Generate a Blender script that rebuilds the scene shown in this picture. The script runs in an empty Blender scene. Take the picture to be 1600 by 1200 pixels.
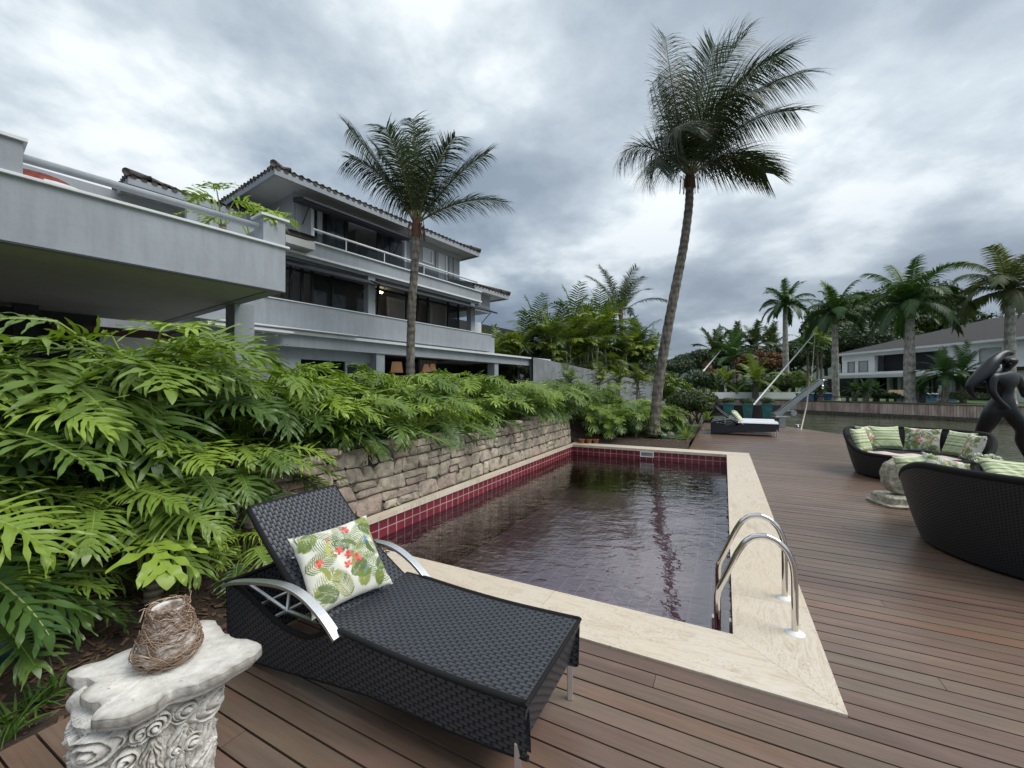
import bpy, math, random
import numpy as np
from math import sin, cos, pi, radians, sqrt, atan2
from mathutils import Vector, Matrix
random.seed(7)
RNG = np.random.default_rng(7)
S = bpy.context.scene
COL = S.collection
# ------------------------------------------------------------------ camera
EYE = 1.6; FP = 640.0; HY = 606.0
cd = bpy.data.cameras.new('camera'); cam = bpy.data.objects.new('camera', cd); COL.objects.link(cam)
cd.sensor_width = 36.0; cd.lens = 36.0 * FP / 1600.0
cam.location = (0, 0, EYE); cam.rotation_euler = (radians(90) + math.atan((HY - 600) / FP), 0, 0)
cd.clip_start = 0.05; cd.clip_end = 8000
S.camera = cam
# ------------------------------------------------------------------ view
S.view_settings.view_transform = 'Standard'; S.view_settings.look = 'None'
S.view_settings.exposure = 0.0; S.view_settings.gamma = 1.0
S.cycles.use_denoising = True
S.cycles.max_bounces = 8; S.cycles.diffuse_bounces = 3; S.cycles.glossy_bounces = 4
S.cycles.transmission_bounces = 6; S.cycles.transparent_max_bounces = 8
S.cycles.sample_clamp_indirect = 6.0
# ------------------------------------------------------------------ node helper
class N:
    def __init__(s, nt): s.nt = nt
    def add(s, t, **kw):
        n = s.nt.nodes.new(t)
        for k, v in kw.items():
            if k.startswith('i_'):
                key = k[2:]; key = int(key) if key.isdigit() else key.replace('_', ' ')
                n.inputs[key].default_value = v
            else: setattr(n, k, v)
        return n
    def ln(s, a, b): s.nt.links.new(a, b)
    def math(s, op, a, b=None, c=None, clamp=False):
        n = s.nt.nodes.new('ShaderNodeMath'); n.operation = op; n.use_clamp = clamp
        for i, v in enumerate((a, b, c)):
            if v is None: continue
            if isinstance(v, (int, float)): n.inputs[i].default_value = v
            else: s.ln(v, n.inputs[i])
        return n.outputs[0]
    def mix(s, f, a, b, mode='MIX'):
        n = s.nt.nodes.new('ShaderNodeMix'); n.data_type = 'RGBA'; n.blend_type = mode
        for i, v in ((0, f), (6, a), (7, b)):
            if isinstance(v, (int, float)): n.inputs[i].default_value = v
            elif isinstance(v, tuple): n.inputs[i].default_value = v if len(v) == 4 else v + (1,)
            else: s.ln(v, n.inputs[i])
        return n.outputs[2]
    def ramp(s, fac, stops, interp='LINEAR'):
        n = s.nt.nodes.new('ShaderNodeValToRGB'); e = n.color_ramp.elements; n.color_ramp.interpolation = interp
        while len(e) < len(stops): e.new(0.5)
        for i, (p, c) in enumerate(stops):
            e[i].position = p
            e[i].color = (c, c, c, 1) if isinstance(c, (int, float)) else (c + (1,) if len(c) == 3 else c)
        s.ln(fac, n.inputs[0]); return n.outputs[0]
    def noise(s, vec, scale, detail=4, rough=.55, dist=0, dims='3D'):
        n = s.nt.nodes.new('ShaderNodeTexNoise'); n.noise_dimensions = dims
        n.inputs['Scale'].default_value = scale; n.inputs['Detail'].default_value = detail
        n.inputs['Roughness'].default_value = rough; n.inputs['Distortion'].default_value = dist
        if vec is not None: s.ln(vec, n.inputs['Vector'])
        return n.outputs[0]
    def mapping(s, vec, scale=(1, 1, 1), rot=(0, 0, 0), loc=(0, 0, 0)):
        n = s.nt.nodes.new('ShaderNodeMapping'); n.inputs['Scale'].default_value = scale
        n.inputs['Rotation'].default_value = rot; n.inputs['Location'].default_value = loc
        s.ln(vec, n.inputs['Vector']); return n.outputs[0]
# ------------------------------------------------------------------ world: overcast sky
SUN_EL, SUN_AZ = radians(55), radians(108)      # azimuth from +Y towards +X
w = bpy.data.worlds.new('World'); S.world = w; w.use_nodes = True
n = N(w.node_tree); w.node_tree.nodes.clear()
out = n.add('ShaderNodeOutputWorld'); bg = n.add('ShaderNodeBackground'); bg.inputs[1].default_value = 0.1
n.ln(bg.outputs[0], out.inputs[0])
sky = n.add('ShaderNodeTexSky'); sky.sky_type = 'NISHITA'; sky.sun_disc = False
sky.sun_elevation = SUN_EL; sky.sun_rotation = SUN_AZ
tc = n.add('ShaderNodeTexCoord'); sx = n.add('ShaderNodeSeparateXYZ'); n.ln(tc.outputs['Generated'], sx.inputs[0])
zc = n.math('MAXIMUM', sx.outputs[2], 0.0)
zz = n.math('ADD', zc, 0.24)
cx = n.add('ShaderNodeCombineXYZ'); n.ln(n.math('DIVIDE', sx.outputs[0], zz), cx.inputs[0]); n.ln(n.math('DIVIDE', sx.outputs[1], zz), cx.inputs[1])
cv = n.mapping(cx.outputs[0], scale=(1, 1, 1), loc=(3.1, 1.7, 0))
big = n.noise(cv, .8, 4, .5, .1)
mid = n.noise(cv, 1.55, 9, .55, .1)
fine = n.noise(cv, 5.0, 7, .62, .1)
f = n.math('ADD', n.math('MULTIPLY', big, .5), n.math('ADD', n.math('MULTIPLY', mid, .5), n.math('MULTIPLY', n.math('SUBTRACT', fine, .5), .09)))
# brighter where the sun stands behind the cloud
el = n.ramp(zc, [(0, 0.0), (.10, .08), (.38, .50), (.8, .8), (1, 1)])
clo = n.ramp(f, [(.39, (1.45, 1.80, 2.22)), (.44, (1.90, 2.28, 2.74)), (.48, (2.55, 2.98, 3.40)), (.52, (3.3, 3.75, 4.1)), (.57, (5.0, 5.3, 5.5))])
low = n.ramp(f, [(.42, (.62, .84, 1.18)), (.49, (.85, 1.10, 1.48)), (.55, (1.8, 2.15, 2.55))])
c = n.mix(n.ramp(zc, [(.04, 0.0), (.40, 1.0)]), low, clo)
dt = n.add('ShaderNodeVectorMath', operation='DOT_PRODUCT'); n.ln(tc.outputs['Generated'], dt.inputs[0])
dt.inputs[1].default_value = (.62, .62, .48)      # thinner cloud
gl = n.ramp(dt.outputs['Value'], [(.70, 0.0), (.99, 1.0)])
c = n.mix(n.math('MULTIPLY', gl, .12), c, (5.6, 5.8, 6.0))
c = n.mix(.05, c, sky.outputs[0]); c = n.mix(1., c, (1.0, 1.0, .995), 'MULTIPLY')
n.ln(c, bg.inputs[0])
sd = bpy.data.lights.new('sun', 'SUN'); sun = bpy.data.objects.new('sun', sd); COL.objects.link(sun)
sd.energy = 1.5; sd.angle = radians(38); sd.color = (1, .97, .93)
sun.rotation_euler = Vector((sin(SUN_AZ) * cos(SUN_EL), cos(SUN_AZ) * cos(SUN_EL), sin(SUN_EL))).to_track_quat('Z', 'Y').to_euler()
S.view_settings.exposure = 1.0
# ------------------------------------------------------------------ materials
MATS = {}
def base_mat(name):
    m = bpy.data.materials.new(name); m.use_nodes = True; n = N(m.node_tree); p = m.node_tree.nodes['Principled BSDF']
    MATS[name] = m; return m, n, p
def obco(n): return n.add('ShaderNodeTexCoord').outputs['Object']
def setv(n, p, key, v):
    if isinstance(v, (int, float)): p.inputs[key].default_value = v
    elif isinstance(v, tuple): p.inputs[key].default_value = v if len(v) == 4 else v + (1,)
    else: n.ln(v, p.inputs[key])
def bump(n, p, h, strength=.3, dist=.01):
    b = n.add('ShaderNodeBump'); b.inputs['Strength'].default_value = strength; b.inputs['Distance'].default_value = dist
    n.ln(h, b.inputs['Height']); n.ln(b.outputs[0], p.inputs['Normal'])
def mat(name, col, rough=.6, var=.15, scale=3, metal=0, bmp=0, bs=30, spec=.5, bd=.01, col2=None, dirt=0):
    m, n, p = base_mat(name); o = obco(n)
    if var or col2:
        dk = col2 or tuple(c * (1 - var) for c in col); lt = col if col2 else tuple(min(1, c * (1 + var)) for c in col)
        nf = n.noise(o, scale, 6, .6)
        c = n.mix(n.ramp(nf, [(.3, 0.), (.7, 1.)]), dk, lt)
        if dirt:
            st = n.noise(n.mapping(o, scale=(2.5, 2.5, .35)), 3, 6, .65)
            c = n.mix(n.math('MULTIPLY', n.ramp(st, [(.45, 0.), (.75, 1.)]), dirt), c, tuple(x * .45 for x in col))
        setv(n, p, 'Base Color', c)
    else: setv(n, p, 'Base Color', col)
    p.inputs['Roughness'].default_value = rough; p.inputs['Metallic'].default_value = metal
    p.inputs['Specular IOR Level'].default_value = spec
    if bmp: bump(n, p, n.noise(o, bs, 6, .6), bmp, bd)
    return m
def attr(n, name='rnd'):
    a = n.add('ShaderNodeAttribute'); a.attribute_name = name; return a
def leaf_mat(name, dark, light, rib=(.30, .38, .10), rough=.42, trans=.25, patch=6):
    m, n, p = base_mat(name); a = attr(n).outputs['Fac']; o = obco(n)
    c = n.ramp(a, [(0, dark), (.42, tuple((x * .55 + y * .45) for x, y in zip(dark, light))), (.85, light), (.9, light), (.97, rib)])
    nf = n.noise(o, patch, 5, .6); c = n.mix(n.math('MULTIPLY', nf, .42), c, tuple(x * .6 for x in dark), 'MIX')
    setv(n, p, 'Base Color', c); p.inputs['Roughness'].default_value = rough
    p.inputs['Specular IOR Level'].default_value = .42
    tr = n.add('ShaderNodeBsdfTranslucent'); n.ln(n.mix(1.0, c, (1.5, 1.6, .6), 'MULTIPLY'), tr.inputs[0])
    mx = n.add('ShaderNodeMixShader'); mx.inputs[0].default_value = trans
    n.ln(p.outputs[0], mx.inputs[1]); n.ln(tr.outputs[0], mx.inputs[2])
    n.ln(mx.outputs[0], m.node_tree.nodes['Material Output'].inputs[0]); return m
M_philo = leaf_mat('philodendron_leaf', (.026, .080, .028), (.33, .46, .060), rib=(.34, .42, .12), rough=.34, trans=.24, patch=4)
M_coco = leaf_mat('coconut_leaf', (.020, .036, .014), (.070, .105, .030), rib=(.20, .17, .07), rough=.4, trans=.15)
M_royal = leaf_mat('royal_leaf', (.020, .055, .018), (.085, .170, .035), rib=(.10, .19, .05), rough=.45, trans=.2)
M_dryroyal = leaf_mat('pale_royal_leaf', (.05, .07, .03), (.19, .22, .10), rib=(.20, .2, .09), rough=.5, trans=.2)
M_areca = leaf_mat('areca_leaf', (.026, .070, .018), (.30, .37, .045), rib=(.16, .2, .05), rough=.42, trans=.25)
M_tree = leaf_mat('broad_leaf', (.016, .035, .012), (.060, .100, .026), rough=.5, trans=.18, patch=.6)
M_bush = leaf_mat('bush_leaf', (.025, .045, .015), (.110, .150, .040), rough=.5, trans=.18, patch=2)
M_lime = leaf_mat('lime_leaf', (.06, .11, .02), (.26, .33, .05), rough=.5, trans=.25, patch=2)
M_red = leaf_mat('red_leaf', (.09, .04, .02), (.22, .10, .035), rough=.5, trans=.18, patch=2)
M_grassb = leaf_mat('grass_blade', (.04, .09, .015), (.12, .22, .04), rough=.5, trans=.25, patch=2)
def bark_mat(name, c1, c2, ring=22, strength=.6, ringk=.05):
    m, n, p = base_mat(name); o = obco(n)
    sp = n.add('ShaderNodeSeparateXYZ'); n.ln(o, sp.inputs[0])
    wv = n.math('SINE', n.math('ADD', n.math('MULTIPLY', sp.outputs[2], ring), n.math('MULTIPLY', n.noise(o, 3, 3), 5)))
    nf = n.noise(n.mapping(o, scale=(1, 1, .4)), 9, 7, .65)
    f = n.math('ADD', n.math('MULTIPLY', n.math('ADD', wv, 1), ringk), n.math('MULTIPLY', nf, 1.0))
    setv(n, p, 'Base Color', n.ramp(f, [(.38, c1), (.72, c2)])); p.inputs['Roughness'].default_value = .9
    bump(n, p, f, strength, .03); return m
M_coctrunk = bark_mat('coconut_bark', (.030, .026, .022), (.24, .215, .18), 34)
M_royaltrunk = bark_mat('royal_bark', (.15, .14, .125), (.50, .47, .42), 9, .25)
M_bark = bark_mat('tree_bark', (.03, .024, .02), (.13, .11, .09), 4)
M_scale = bark_mat('scarred_stem', (.05, .035, .022), (.30, .26, .19), 120, .6, .18)
M_fibre = mat('palm_fibre', (.11, .055, .03), .95, .4, 14, bmp=.8, bs=60)
M_shaft = mat('crownshaft', (.12, .2, .06), .5, .2, 4)
M_wall = mat('grey_render', (.295, .325, .355), .85, .09, 1.1, bmp=.35, bs=14, bd=.012, dirt=.30)
M_oldwall = mat('stained_render', (.20, .215, .23), .9, .25, 1.0, bmp=.5, bs=12, dirt=.6)
M_walld = mat('side_render', (.30, .32, .34), .85, .06, 1.0, bmp=.2, bs=22, dirt=.2)
M_white = mat('white_trim', (.62, .64, .66), .6, .05, 2, dirt=.12)
M_soffit = mat('soffit_paint', (.44, .45, .44), .9, .06, 1.2, dirt=.25)
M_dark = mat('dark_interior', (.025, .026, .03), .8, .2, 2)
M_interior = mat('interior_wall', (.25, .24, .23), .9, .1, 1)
M_awn = mat('charcoal_awning', (.026, .029, .037), .75, .12, 5)
M_blackfr = mat('black_frame', (.012, .012, .014), .4, 0)
M_door = mat('dim_door', (.30, .30, .30), .6, .15, 3)
M_whitewall = mat('white_house_wall', (.74, .76, .77), .8, .04, .6, dirt=.1)
M_darkroof = mat('dark_shingles', (.034, .031, .031), .9, .25, 3, bmp=.5, bs=12)
M_chairt = mat('tan_canvas', (.42, .33, .18), .8, .1, 5)
M_mount = mat('forested_hill', (.030, .055, .040), .95, .5, .03)
M_mulch = mat('mulch_soil', (.060, .040, .028), .95, .5, 14, bmp=1, bs=60, bd=.03)
M_lawn = mat('lawn_green', (.060, .105, .025), .95, .4, 2.5, bmp=.8, bs=80, bd=.02)
M_chip = mat('bark_chips', (.13, .075, .045), .9, .6, 25)
M_steel = mat('polished_steel', (.72, .70, .68), .10, 0, metal=1)
M_alu = mat('brushed_aluminium', (.80, .81, .82), .42, .05, 60, metal=1)
M_dullsteel = mat('weathered_steel', (.30, .32, .33), .4, .2, 6, metal=.8)
M_plastic = mat('white_collar', (.75, .75, .74), .4, 0)
M_rope = mat('pale_rope', (.62, .58, .48), .8, .1, 40)
M_teal = mat('teal_glaze', (.045, .17, .17), .35, .45, 5, bmp=.1, bs=12)
M_tealdk = mat('dark_teal_glaze', (.012, .050, .048), .4, .4, 7)
M_terra = mat('terracotta', (.30, .12, .055), .85, .2, 10)
M_bronze = mat('black_bronze', (.005, .007, .010), .38, .5, 5, metal=0, spec=.4, bmp=.15, bs=30)
M_blackc = mat('black_cushion', (.010, .010, .012), .85, .2, 6, bmp=.3, bs=9, bd=.02)
M_pink = mat('pink_throw', (.62, .50, .47), .9, .1, 5, bmp=.3, bs=12, bd=.01)
M_offw = mat('off_white_cushion', (.60, .62, .66), .9, .05, 5)
M_bulb, nb, pb = base_mat('lit_bulb'); pb.inputs['Emission Color'].default_value = (1, .75, .42, 1); pb.inputs['Emission Strength'].default_value = 5
M_shade, nb, pb = base_mat('lamp_shade_lit'); pb.inputs['Base Color'].default_value = (.34, .22, .14, 1); pb.inputs['Emission Color'].default_value = (1, .55, .3, 1); pb.inputs['Emission Strength'].default_value = .07
M_brickred = mat('red_brick', (.20, .045, .03), .85, .5, 9, bmp=.8, bs=20)
M_petal = mat('white_petals', (.78, .80, .68), .7, .08, 20)
M_umber = mat('umber_fabric', (.03, .03, .035), .9, .1, 8)

# glass: dark pane reflecting the sky
def glass_mat(name, tint=(.02, .024, .028), rough=.04, alpha=.0):
    m, n, p = base_mat(name); setv(n, p, 'Base Color', tint); p.inputs['Roughness'].default_value = rough
    p.inputs['Specular IOR Level'].default_value = .8
    if alpha:
        tr = n.add('ShaderNodeBsdfTransparent'); tr.inputs[0].default_value = (.75, .8, .82, 1)
        mx = n.add('ShaderNodeMixShader'); mx.inputs[0].default_value = alpha
        n.ln(p.outputs[0], mx.inputs[1]); n.ln(tr.outputs[0], mx.inputs[2]); n.ln(mx.outputs[0], m.node_tree.nodes['Material Output'].inputs[0])
    return m
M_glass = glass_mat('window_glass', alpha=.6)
M_curtain = mat('pale_curtain', (.75, .78, .80), .9, .1, 3)
M_blindw = mat('grey_blind', (.34, .36, .36), .8, .06, 3)

# deck boards
m, n, p = base_mat('deck_wood'); M_deck = m
uv = n.add('ShaderNodeUVMap').outputs[0]; a = attr(n).outputs['Fac']
g = n.noise(n.mapping(uv, scale=(1.6, 34, 1)), 1.6, 7, .6, .9); blot = n.noise(n.mapping(uv, scale=(1.0, 3.5, 1)), 1.3, 6, .6, .4)
o = obco(n); big = n.noise(o, .35, 3, .5)
cc = n.ramp(a, [(0, (.080, .056, .050)), (.25, (.135, .088, .074)), (.5, (.118, .100, .080)), (.72, (.160, .110, .092)), (.9, (.140, .128, .098)), (1, (.180, .105, .072))])
cc = n.mix(n.ramp(blot, [(.35, 0.), (.75, .6)]), cc, (.128, .120, .108))
cc = n.mix(n.ramp(g, [(.35, .50), (.65, 0.)]), cc, (.052, .036, .032))
grn = n.noise(n.mapping(uv, scale=(.8, 4, 1), loc=(9, 1, 0)), 1.2, 4, .55, .5); cc = n.mix(n.ramp(grn, [(.52, 0.), (.72, .45)]), cc, (.135, .122, .085))
pnk = n.noise(n.mapping(uv, scale=(.9, 4, 1), loc=(2, 17, 0)), 1.2, 4, .55, .5); cc = n.mix(n.ramp(pnk, [(.52, 0.), (.70, .6)]), cc, (.190, .130, .118))
redb = n.noise(n.mapping(uv, scale=(1.1, 7, 1), loc=(5, 3, 0)), 1.5, 5, .6)
cc = n.mix(n.ramp(redb, [(.60, 0.), (.78, .75)]), cc, (.135, .060, .046))
cc = n.mix(.22, cc, (.125, .098, .080)); cc = n.mix(1., cc, (1.07, .93, .83), 'MULTIPLY')
cc = n.mix(n.ramp(big, [(.40, 0.), (.62, .75)]), cc, n.mix(1., cc, (1.45, 1.45, 1.45), 'MULTIPLY'))
setv(n, p, 'Base Color', cc); setv(n, p, 'Roughness', n.ramp(g, [(.3, .42), (.7, .27)])); p.inputs['Specular IOR Level'].default_value = .5
bump(n, p, g, .22, .004)

# travertine
m, n, p = base_mat('travertine'); M_trav = m
uv = n.add('ShaderNodeUVMap').outputs[0]; a = attr(n).outputs['Fac']
s1 = n.noise(n.mapping(uv, scale=(1.1, 5.5, 1)), 1.9, 10, .70, 1.6); s2 = n.noise(uv, 1.1, 4, .6, .3)
pit = n.noise(n.mapping(uv, scale=(26, 55, 1)), 1.8, 5, .65); pm = n.ramp(s1, [(.45, 0.), (.6, 1.)])
c1 = n.ramp(s1, [(.30, (.42, .345, .26)), (.42, (.54, .465, .37)), (.52, (.63, .575, .49)), (.62, (.52, .445, .35)), (.75, (.60, .545, .46))])
c1 = n.mix(n.ramp(s2, [(.4, 0.), (.7, .55)]), c1, (.58, .47, .335))
c1 = n.mix(n.math('MULTIPLY', a, .55), c1, (.50, .42, .31))
pk = n.math('MULTIPLY', n.ramp(pit, [(.57, 0.), (.62, 1.)]), n.ramp(n.noise(n.mapping(uv, scale=(1, 3, 1)), 2.2, 5, .6), [(.42, .15), (.58, 1.)]))
c1 = n.mix(n.math('MULTIPLY', pk, .65), c1, (.20, .15, .105))
setv(n, p, 'Base Color', c1); p.inputs['Roughness'].default_value = .55
bump(n, p, n.math('SUBTRACT', s1, n.math('MULTIPLY', pk, 1.0)), .35, .003)

# tiles of the pool
def tile_mat(name, c1, c2, grout, pitch=.155, gw=.007):
    m, n, p = base_mat(name); uv = n.add('ShaderNodeUVMap').outputs[0]
    b = n.add('ShaderNodeTexBrick'); n.ln(uv, b.inputs['Vector']); b.offset = 0
    b.inputs['Scale'].default_value = 1; b.inputs['Brick Width'].default_value = pitch; b.inputs['Row Height'].default_value = pitch
    b.inputs['Mortar Size'].default_value = gw; b.inputs['Mortar Smooth'].default_value = .2
    b.inputs['Color1'].default_value = c1 + (1,); b.inputs['Color2'].default_value = c2 + (1,); b.inputs['Mortar'].default_value = grout + (1,)
    st = n.noise(uv, 2.2, 6, .6)
    setv(n, p, 'Base Color', n.mix(n.ramp(st, [(.4, 0.), (.75, .45)]), b.outputs[0], tuple(x * .45 for x in c1)))
    p.inputs['Roughness'].default_value = .22; bump(n, p, n.math('SUBTRACT', 1., b.outputs['Fac']), .3, .003); return m
M_tile = tile_mat('crimson_tile', (.20, .020, .036), (.145, .015, .028), (.44, .33, .29))
M_tilef = tile_mat('floor_tile', (.56, .31, .40), (.50, .275, .36), (.76, .63, .70), .235, .008)

# pool water
def water_mat(name, tint, s1, s2, strength, dist, ior=1.33, mixd=None, sc=(1, 1, 1), transmission=True):
    m, n, p = base_mat(name); o = obco(n); v = n.mapping(o, scale=sc, rot=(0, 0, .5))
    h = n.math('ADD', n.math('MULTIPLY', n.noise(v, s1, 2, .5, .4), 1.0), n.math('MULTIPLY', n.noise(v, s2, 2, .5, .6), .42))
    b = n.add('ShaderNodeBump'); b.inputs['Strength'].default_value = strength; b.inputs['Distance'].default_value = dist
    msk = n.ramp(n.noise(o, .45, 3, .5, .4), [(.40, .30), (.62, 1.)])
    n.ln(n.math('MULTIPLY', h, msk), b.inputs['Height'])
    gl = n.add('ShaderNodeBsdfGlossy'); gl.inputs['Roughness'].default_value = .015; gl.inputs[0].default_value = (1, 1, 1, 1); n.ln(b.outputs[0], gl.inputs['Normal'])
    if transmission:
        tr = n.add('ShaderNodeBsdfTransparent'); tr.inputs[0].default_value = tint + (1,)
    else:
        tr = n.add('ShaderNodeBsdfDiffuse'); tr.inputs[0].default_value = tint + (1,)
    fr = n.add('ShaderNodeFresnel'); fr.inputs[0].default_value = ior; n.ln(b.outputs[0], fr.inputs['Normal'])
    mx = n.add('ShaderNodeMixShader'); n.ln(fr.outputs[0], mx.inputs[0]); n.ln(tr.outputs[0], mx.inputs[1]); n.ln(gl.outputs[0], mx.inputs[2])
    n.ln(mx.outputs[0], m.node_tree.nodes['Material Output'].inputs[0]); return m
M_water = water_mat('pool_water', (.88, .86, .90), 3.4, 11, 1.0, .014, ior=2.5, sc=(1.0, 1.6, 1))
M_canal = water_mat('canal_water', (.075, .085, .050), 2.6, 8, .8, .06, sc=(.6, 1.6, 1), transmission=False)

# wicker weave from UV in metres
def wicker_mat(name, col, wl=.052, wh=.0185, rough=.36, strength=.9, dist=.004):
    m, n, p = base_mat(name); uv = n.add('ShaderNodeUVMap').outputs[0]; sp = n.add('ShaderNodeSeparateXYZ'); n.ln(uv, sp.inputs[0])
    ry = n.math('DIVIDE', sp.outputs[1], wh); row = n.math('FLOOR', ry); fy = n.math('FRACT', ry)
    par = n.math('MULTIPLY', n.math('FLOORED_MODULO', row, 2.0), .5)
    fx = n.math('FRACT', n.math('ADD', n.math('DIVIDE', sp.outputs[0], wl), par))
    hx = n.math('SINE', n.math('MULTIPLY', fx, pi)); hy = n.math('POWER', n.math('SINE', n.math('MULTIPLY', fy, pi)), .35)
    h = n.math('MULTIPLY', n.math('POWER', hx, .6), hy)
    gap = n.ramp(h, [(.30, 0.), (.62, 1.)])
    lf = n.noise(uv, 6, 4, .6)
    c = n.mix(gap, tuple(x * .05 for x in col), n.mix(lf, col, tuple(x * 1.5 for x in col)))
    setv(n, p, 'Base Color', c); setv(n, p, 'Roughness', n.ramp(gap, [(0, .9), (1, rough)]))
    bump(n, p, h, strength, dist); return m
M_wick = wicker_mat('charcoal_wicker', (.038, .042, .052))
M_wick2 = wicker_mat('black_sofa_wicker', (.015, .016, .020), .050, .013, .42, .7, .004)

def stone_mat(name, a1, a2, a3, sc=7):
    m, n, p = base_mat(name); o = obco(n); a = attr(n).outputs['Fac']
    c = n.ramp(a, [(0, a1), (.35, a2), (.7, a3), (.92, tuple(x * 1.15 for x in a2)), (1, (.03, .025, .02))])
    n1 = n.noise(o, sc, 9, .68, .3); n2 = n.noise(o, sc * 5, 6, .6)
    c = n.mix(n.ramp(n1, [(.38, .9), (.58, 0.)]), c, tuple(x * .36 for x in a2))
    c = n.mix(n.ramp(n2, [(.58, 0.), (.75, .5)]), c, (.60, .54, .46))
    setv(n, p, 'Base Color', c); p.inputs['Roughness'].default_value = .9
    bump(n, p, n.math('ADD', n1, n.math('MULTIPLY', n2, .4)), .9, .03); return m
M_stone = stone_mat('rubble_stone', (.42, .36, .27), (.52, .46, .36), (.40, .30, .25))
M_oldstone = stone_mat('lichen_stone', (.50, .47, .38), (.56, .53, .43), (.44, .41, .33), 16)
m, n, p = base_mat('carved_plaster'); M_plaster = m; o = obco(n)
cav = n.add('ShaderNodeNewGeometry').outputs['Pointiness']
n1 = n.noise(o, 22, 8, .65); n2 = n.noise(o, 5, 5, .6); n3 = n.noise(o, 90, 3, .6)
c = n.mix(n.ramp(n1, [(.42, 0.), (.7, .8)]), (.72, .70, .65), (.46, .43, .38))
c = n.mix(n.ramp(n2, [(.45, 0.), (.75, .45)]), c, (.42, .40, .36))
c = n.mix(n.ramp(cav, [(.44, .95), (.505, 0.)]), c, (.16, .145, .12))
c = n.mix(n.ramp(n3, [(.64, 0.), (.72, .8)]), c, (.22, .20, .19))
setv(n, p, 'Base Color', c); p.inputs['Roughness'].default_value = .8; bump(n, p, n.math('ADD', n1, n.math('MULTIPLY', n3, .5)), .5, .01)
m, n, p = base_mat('woven_twig'); M_twig = m; a = attr(n).outputs['Fac']
setv(n, p, 'Base Color', n.ramp(a, [(0, (.14, .08, .05)), (.5, (.30, .20, .135)), (1, (.52, .40, .29))])); p.inputs['Roughness'].default_value = .8
m, n, p = base_mat('printed_cloth'); M_print = m
vc = n.add('ShaderNodeVertexColor'); vc.layer_name = 'print'; setv(n, p, 'Base Color', vc.outputs[0]); p.inputs['Roughness'].default_value = .9
p.inputs['Sheen Weight'].default_value = .2; bump(n, p, n.noise(obco(n), 9, 5, .6), .35, .02)
m, n, p = base_mat('clay_roof_tile'); M_rooft = m; o = obco(n); a = attr(n).outputs['Fac']
c = n.ramp(a, [(0, (.035, .030, .027)), (.5, (.068, .057, .050)), (1, (.11, .09, .075))])
setv(n, p, 'Base Color', n.mix(n.ramp(n.noise(o, 6, 6, .65), [(.4, 0.), (.7, .7)]), c, (.035, .032, .03))); p.inputs['Roughness'].default_value = .9
m, n, p = base_mat('bank_planks'); M_bank = m; o = obco(n); a = attr(n).outputs['Fac']
c = n.ramp(a, [(0, (.38, .28, .245)), (.5, (.46, .35, .31)), (1, (.54, .43, .38))]); sz = n.add('ShaderNodeSeparateXYZ'); n.ln(o, sz.inputs[0])
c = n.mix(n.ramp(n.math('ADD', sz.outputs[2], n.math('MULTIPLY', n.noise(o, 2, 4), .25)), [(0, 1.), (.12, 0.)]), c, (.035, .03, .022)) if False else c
st = n.noise(n.mapping(o, scale=(1.5, 1.5, .5)), 1.2, 6, .65); setv(n, p, 'Base Color', n.mix(n.ramp(st, [(.4, 0.), (.7, .7)]), c, (.11, .085, .07))); p.inputs['Roughness'].default_value = .9
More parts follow.
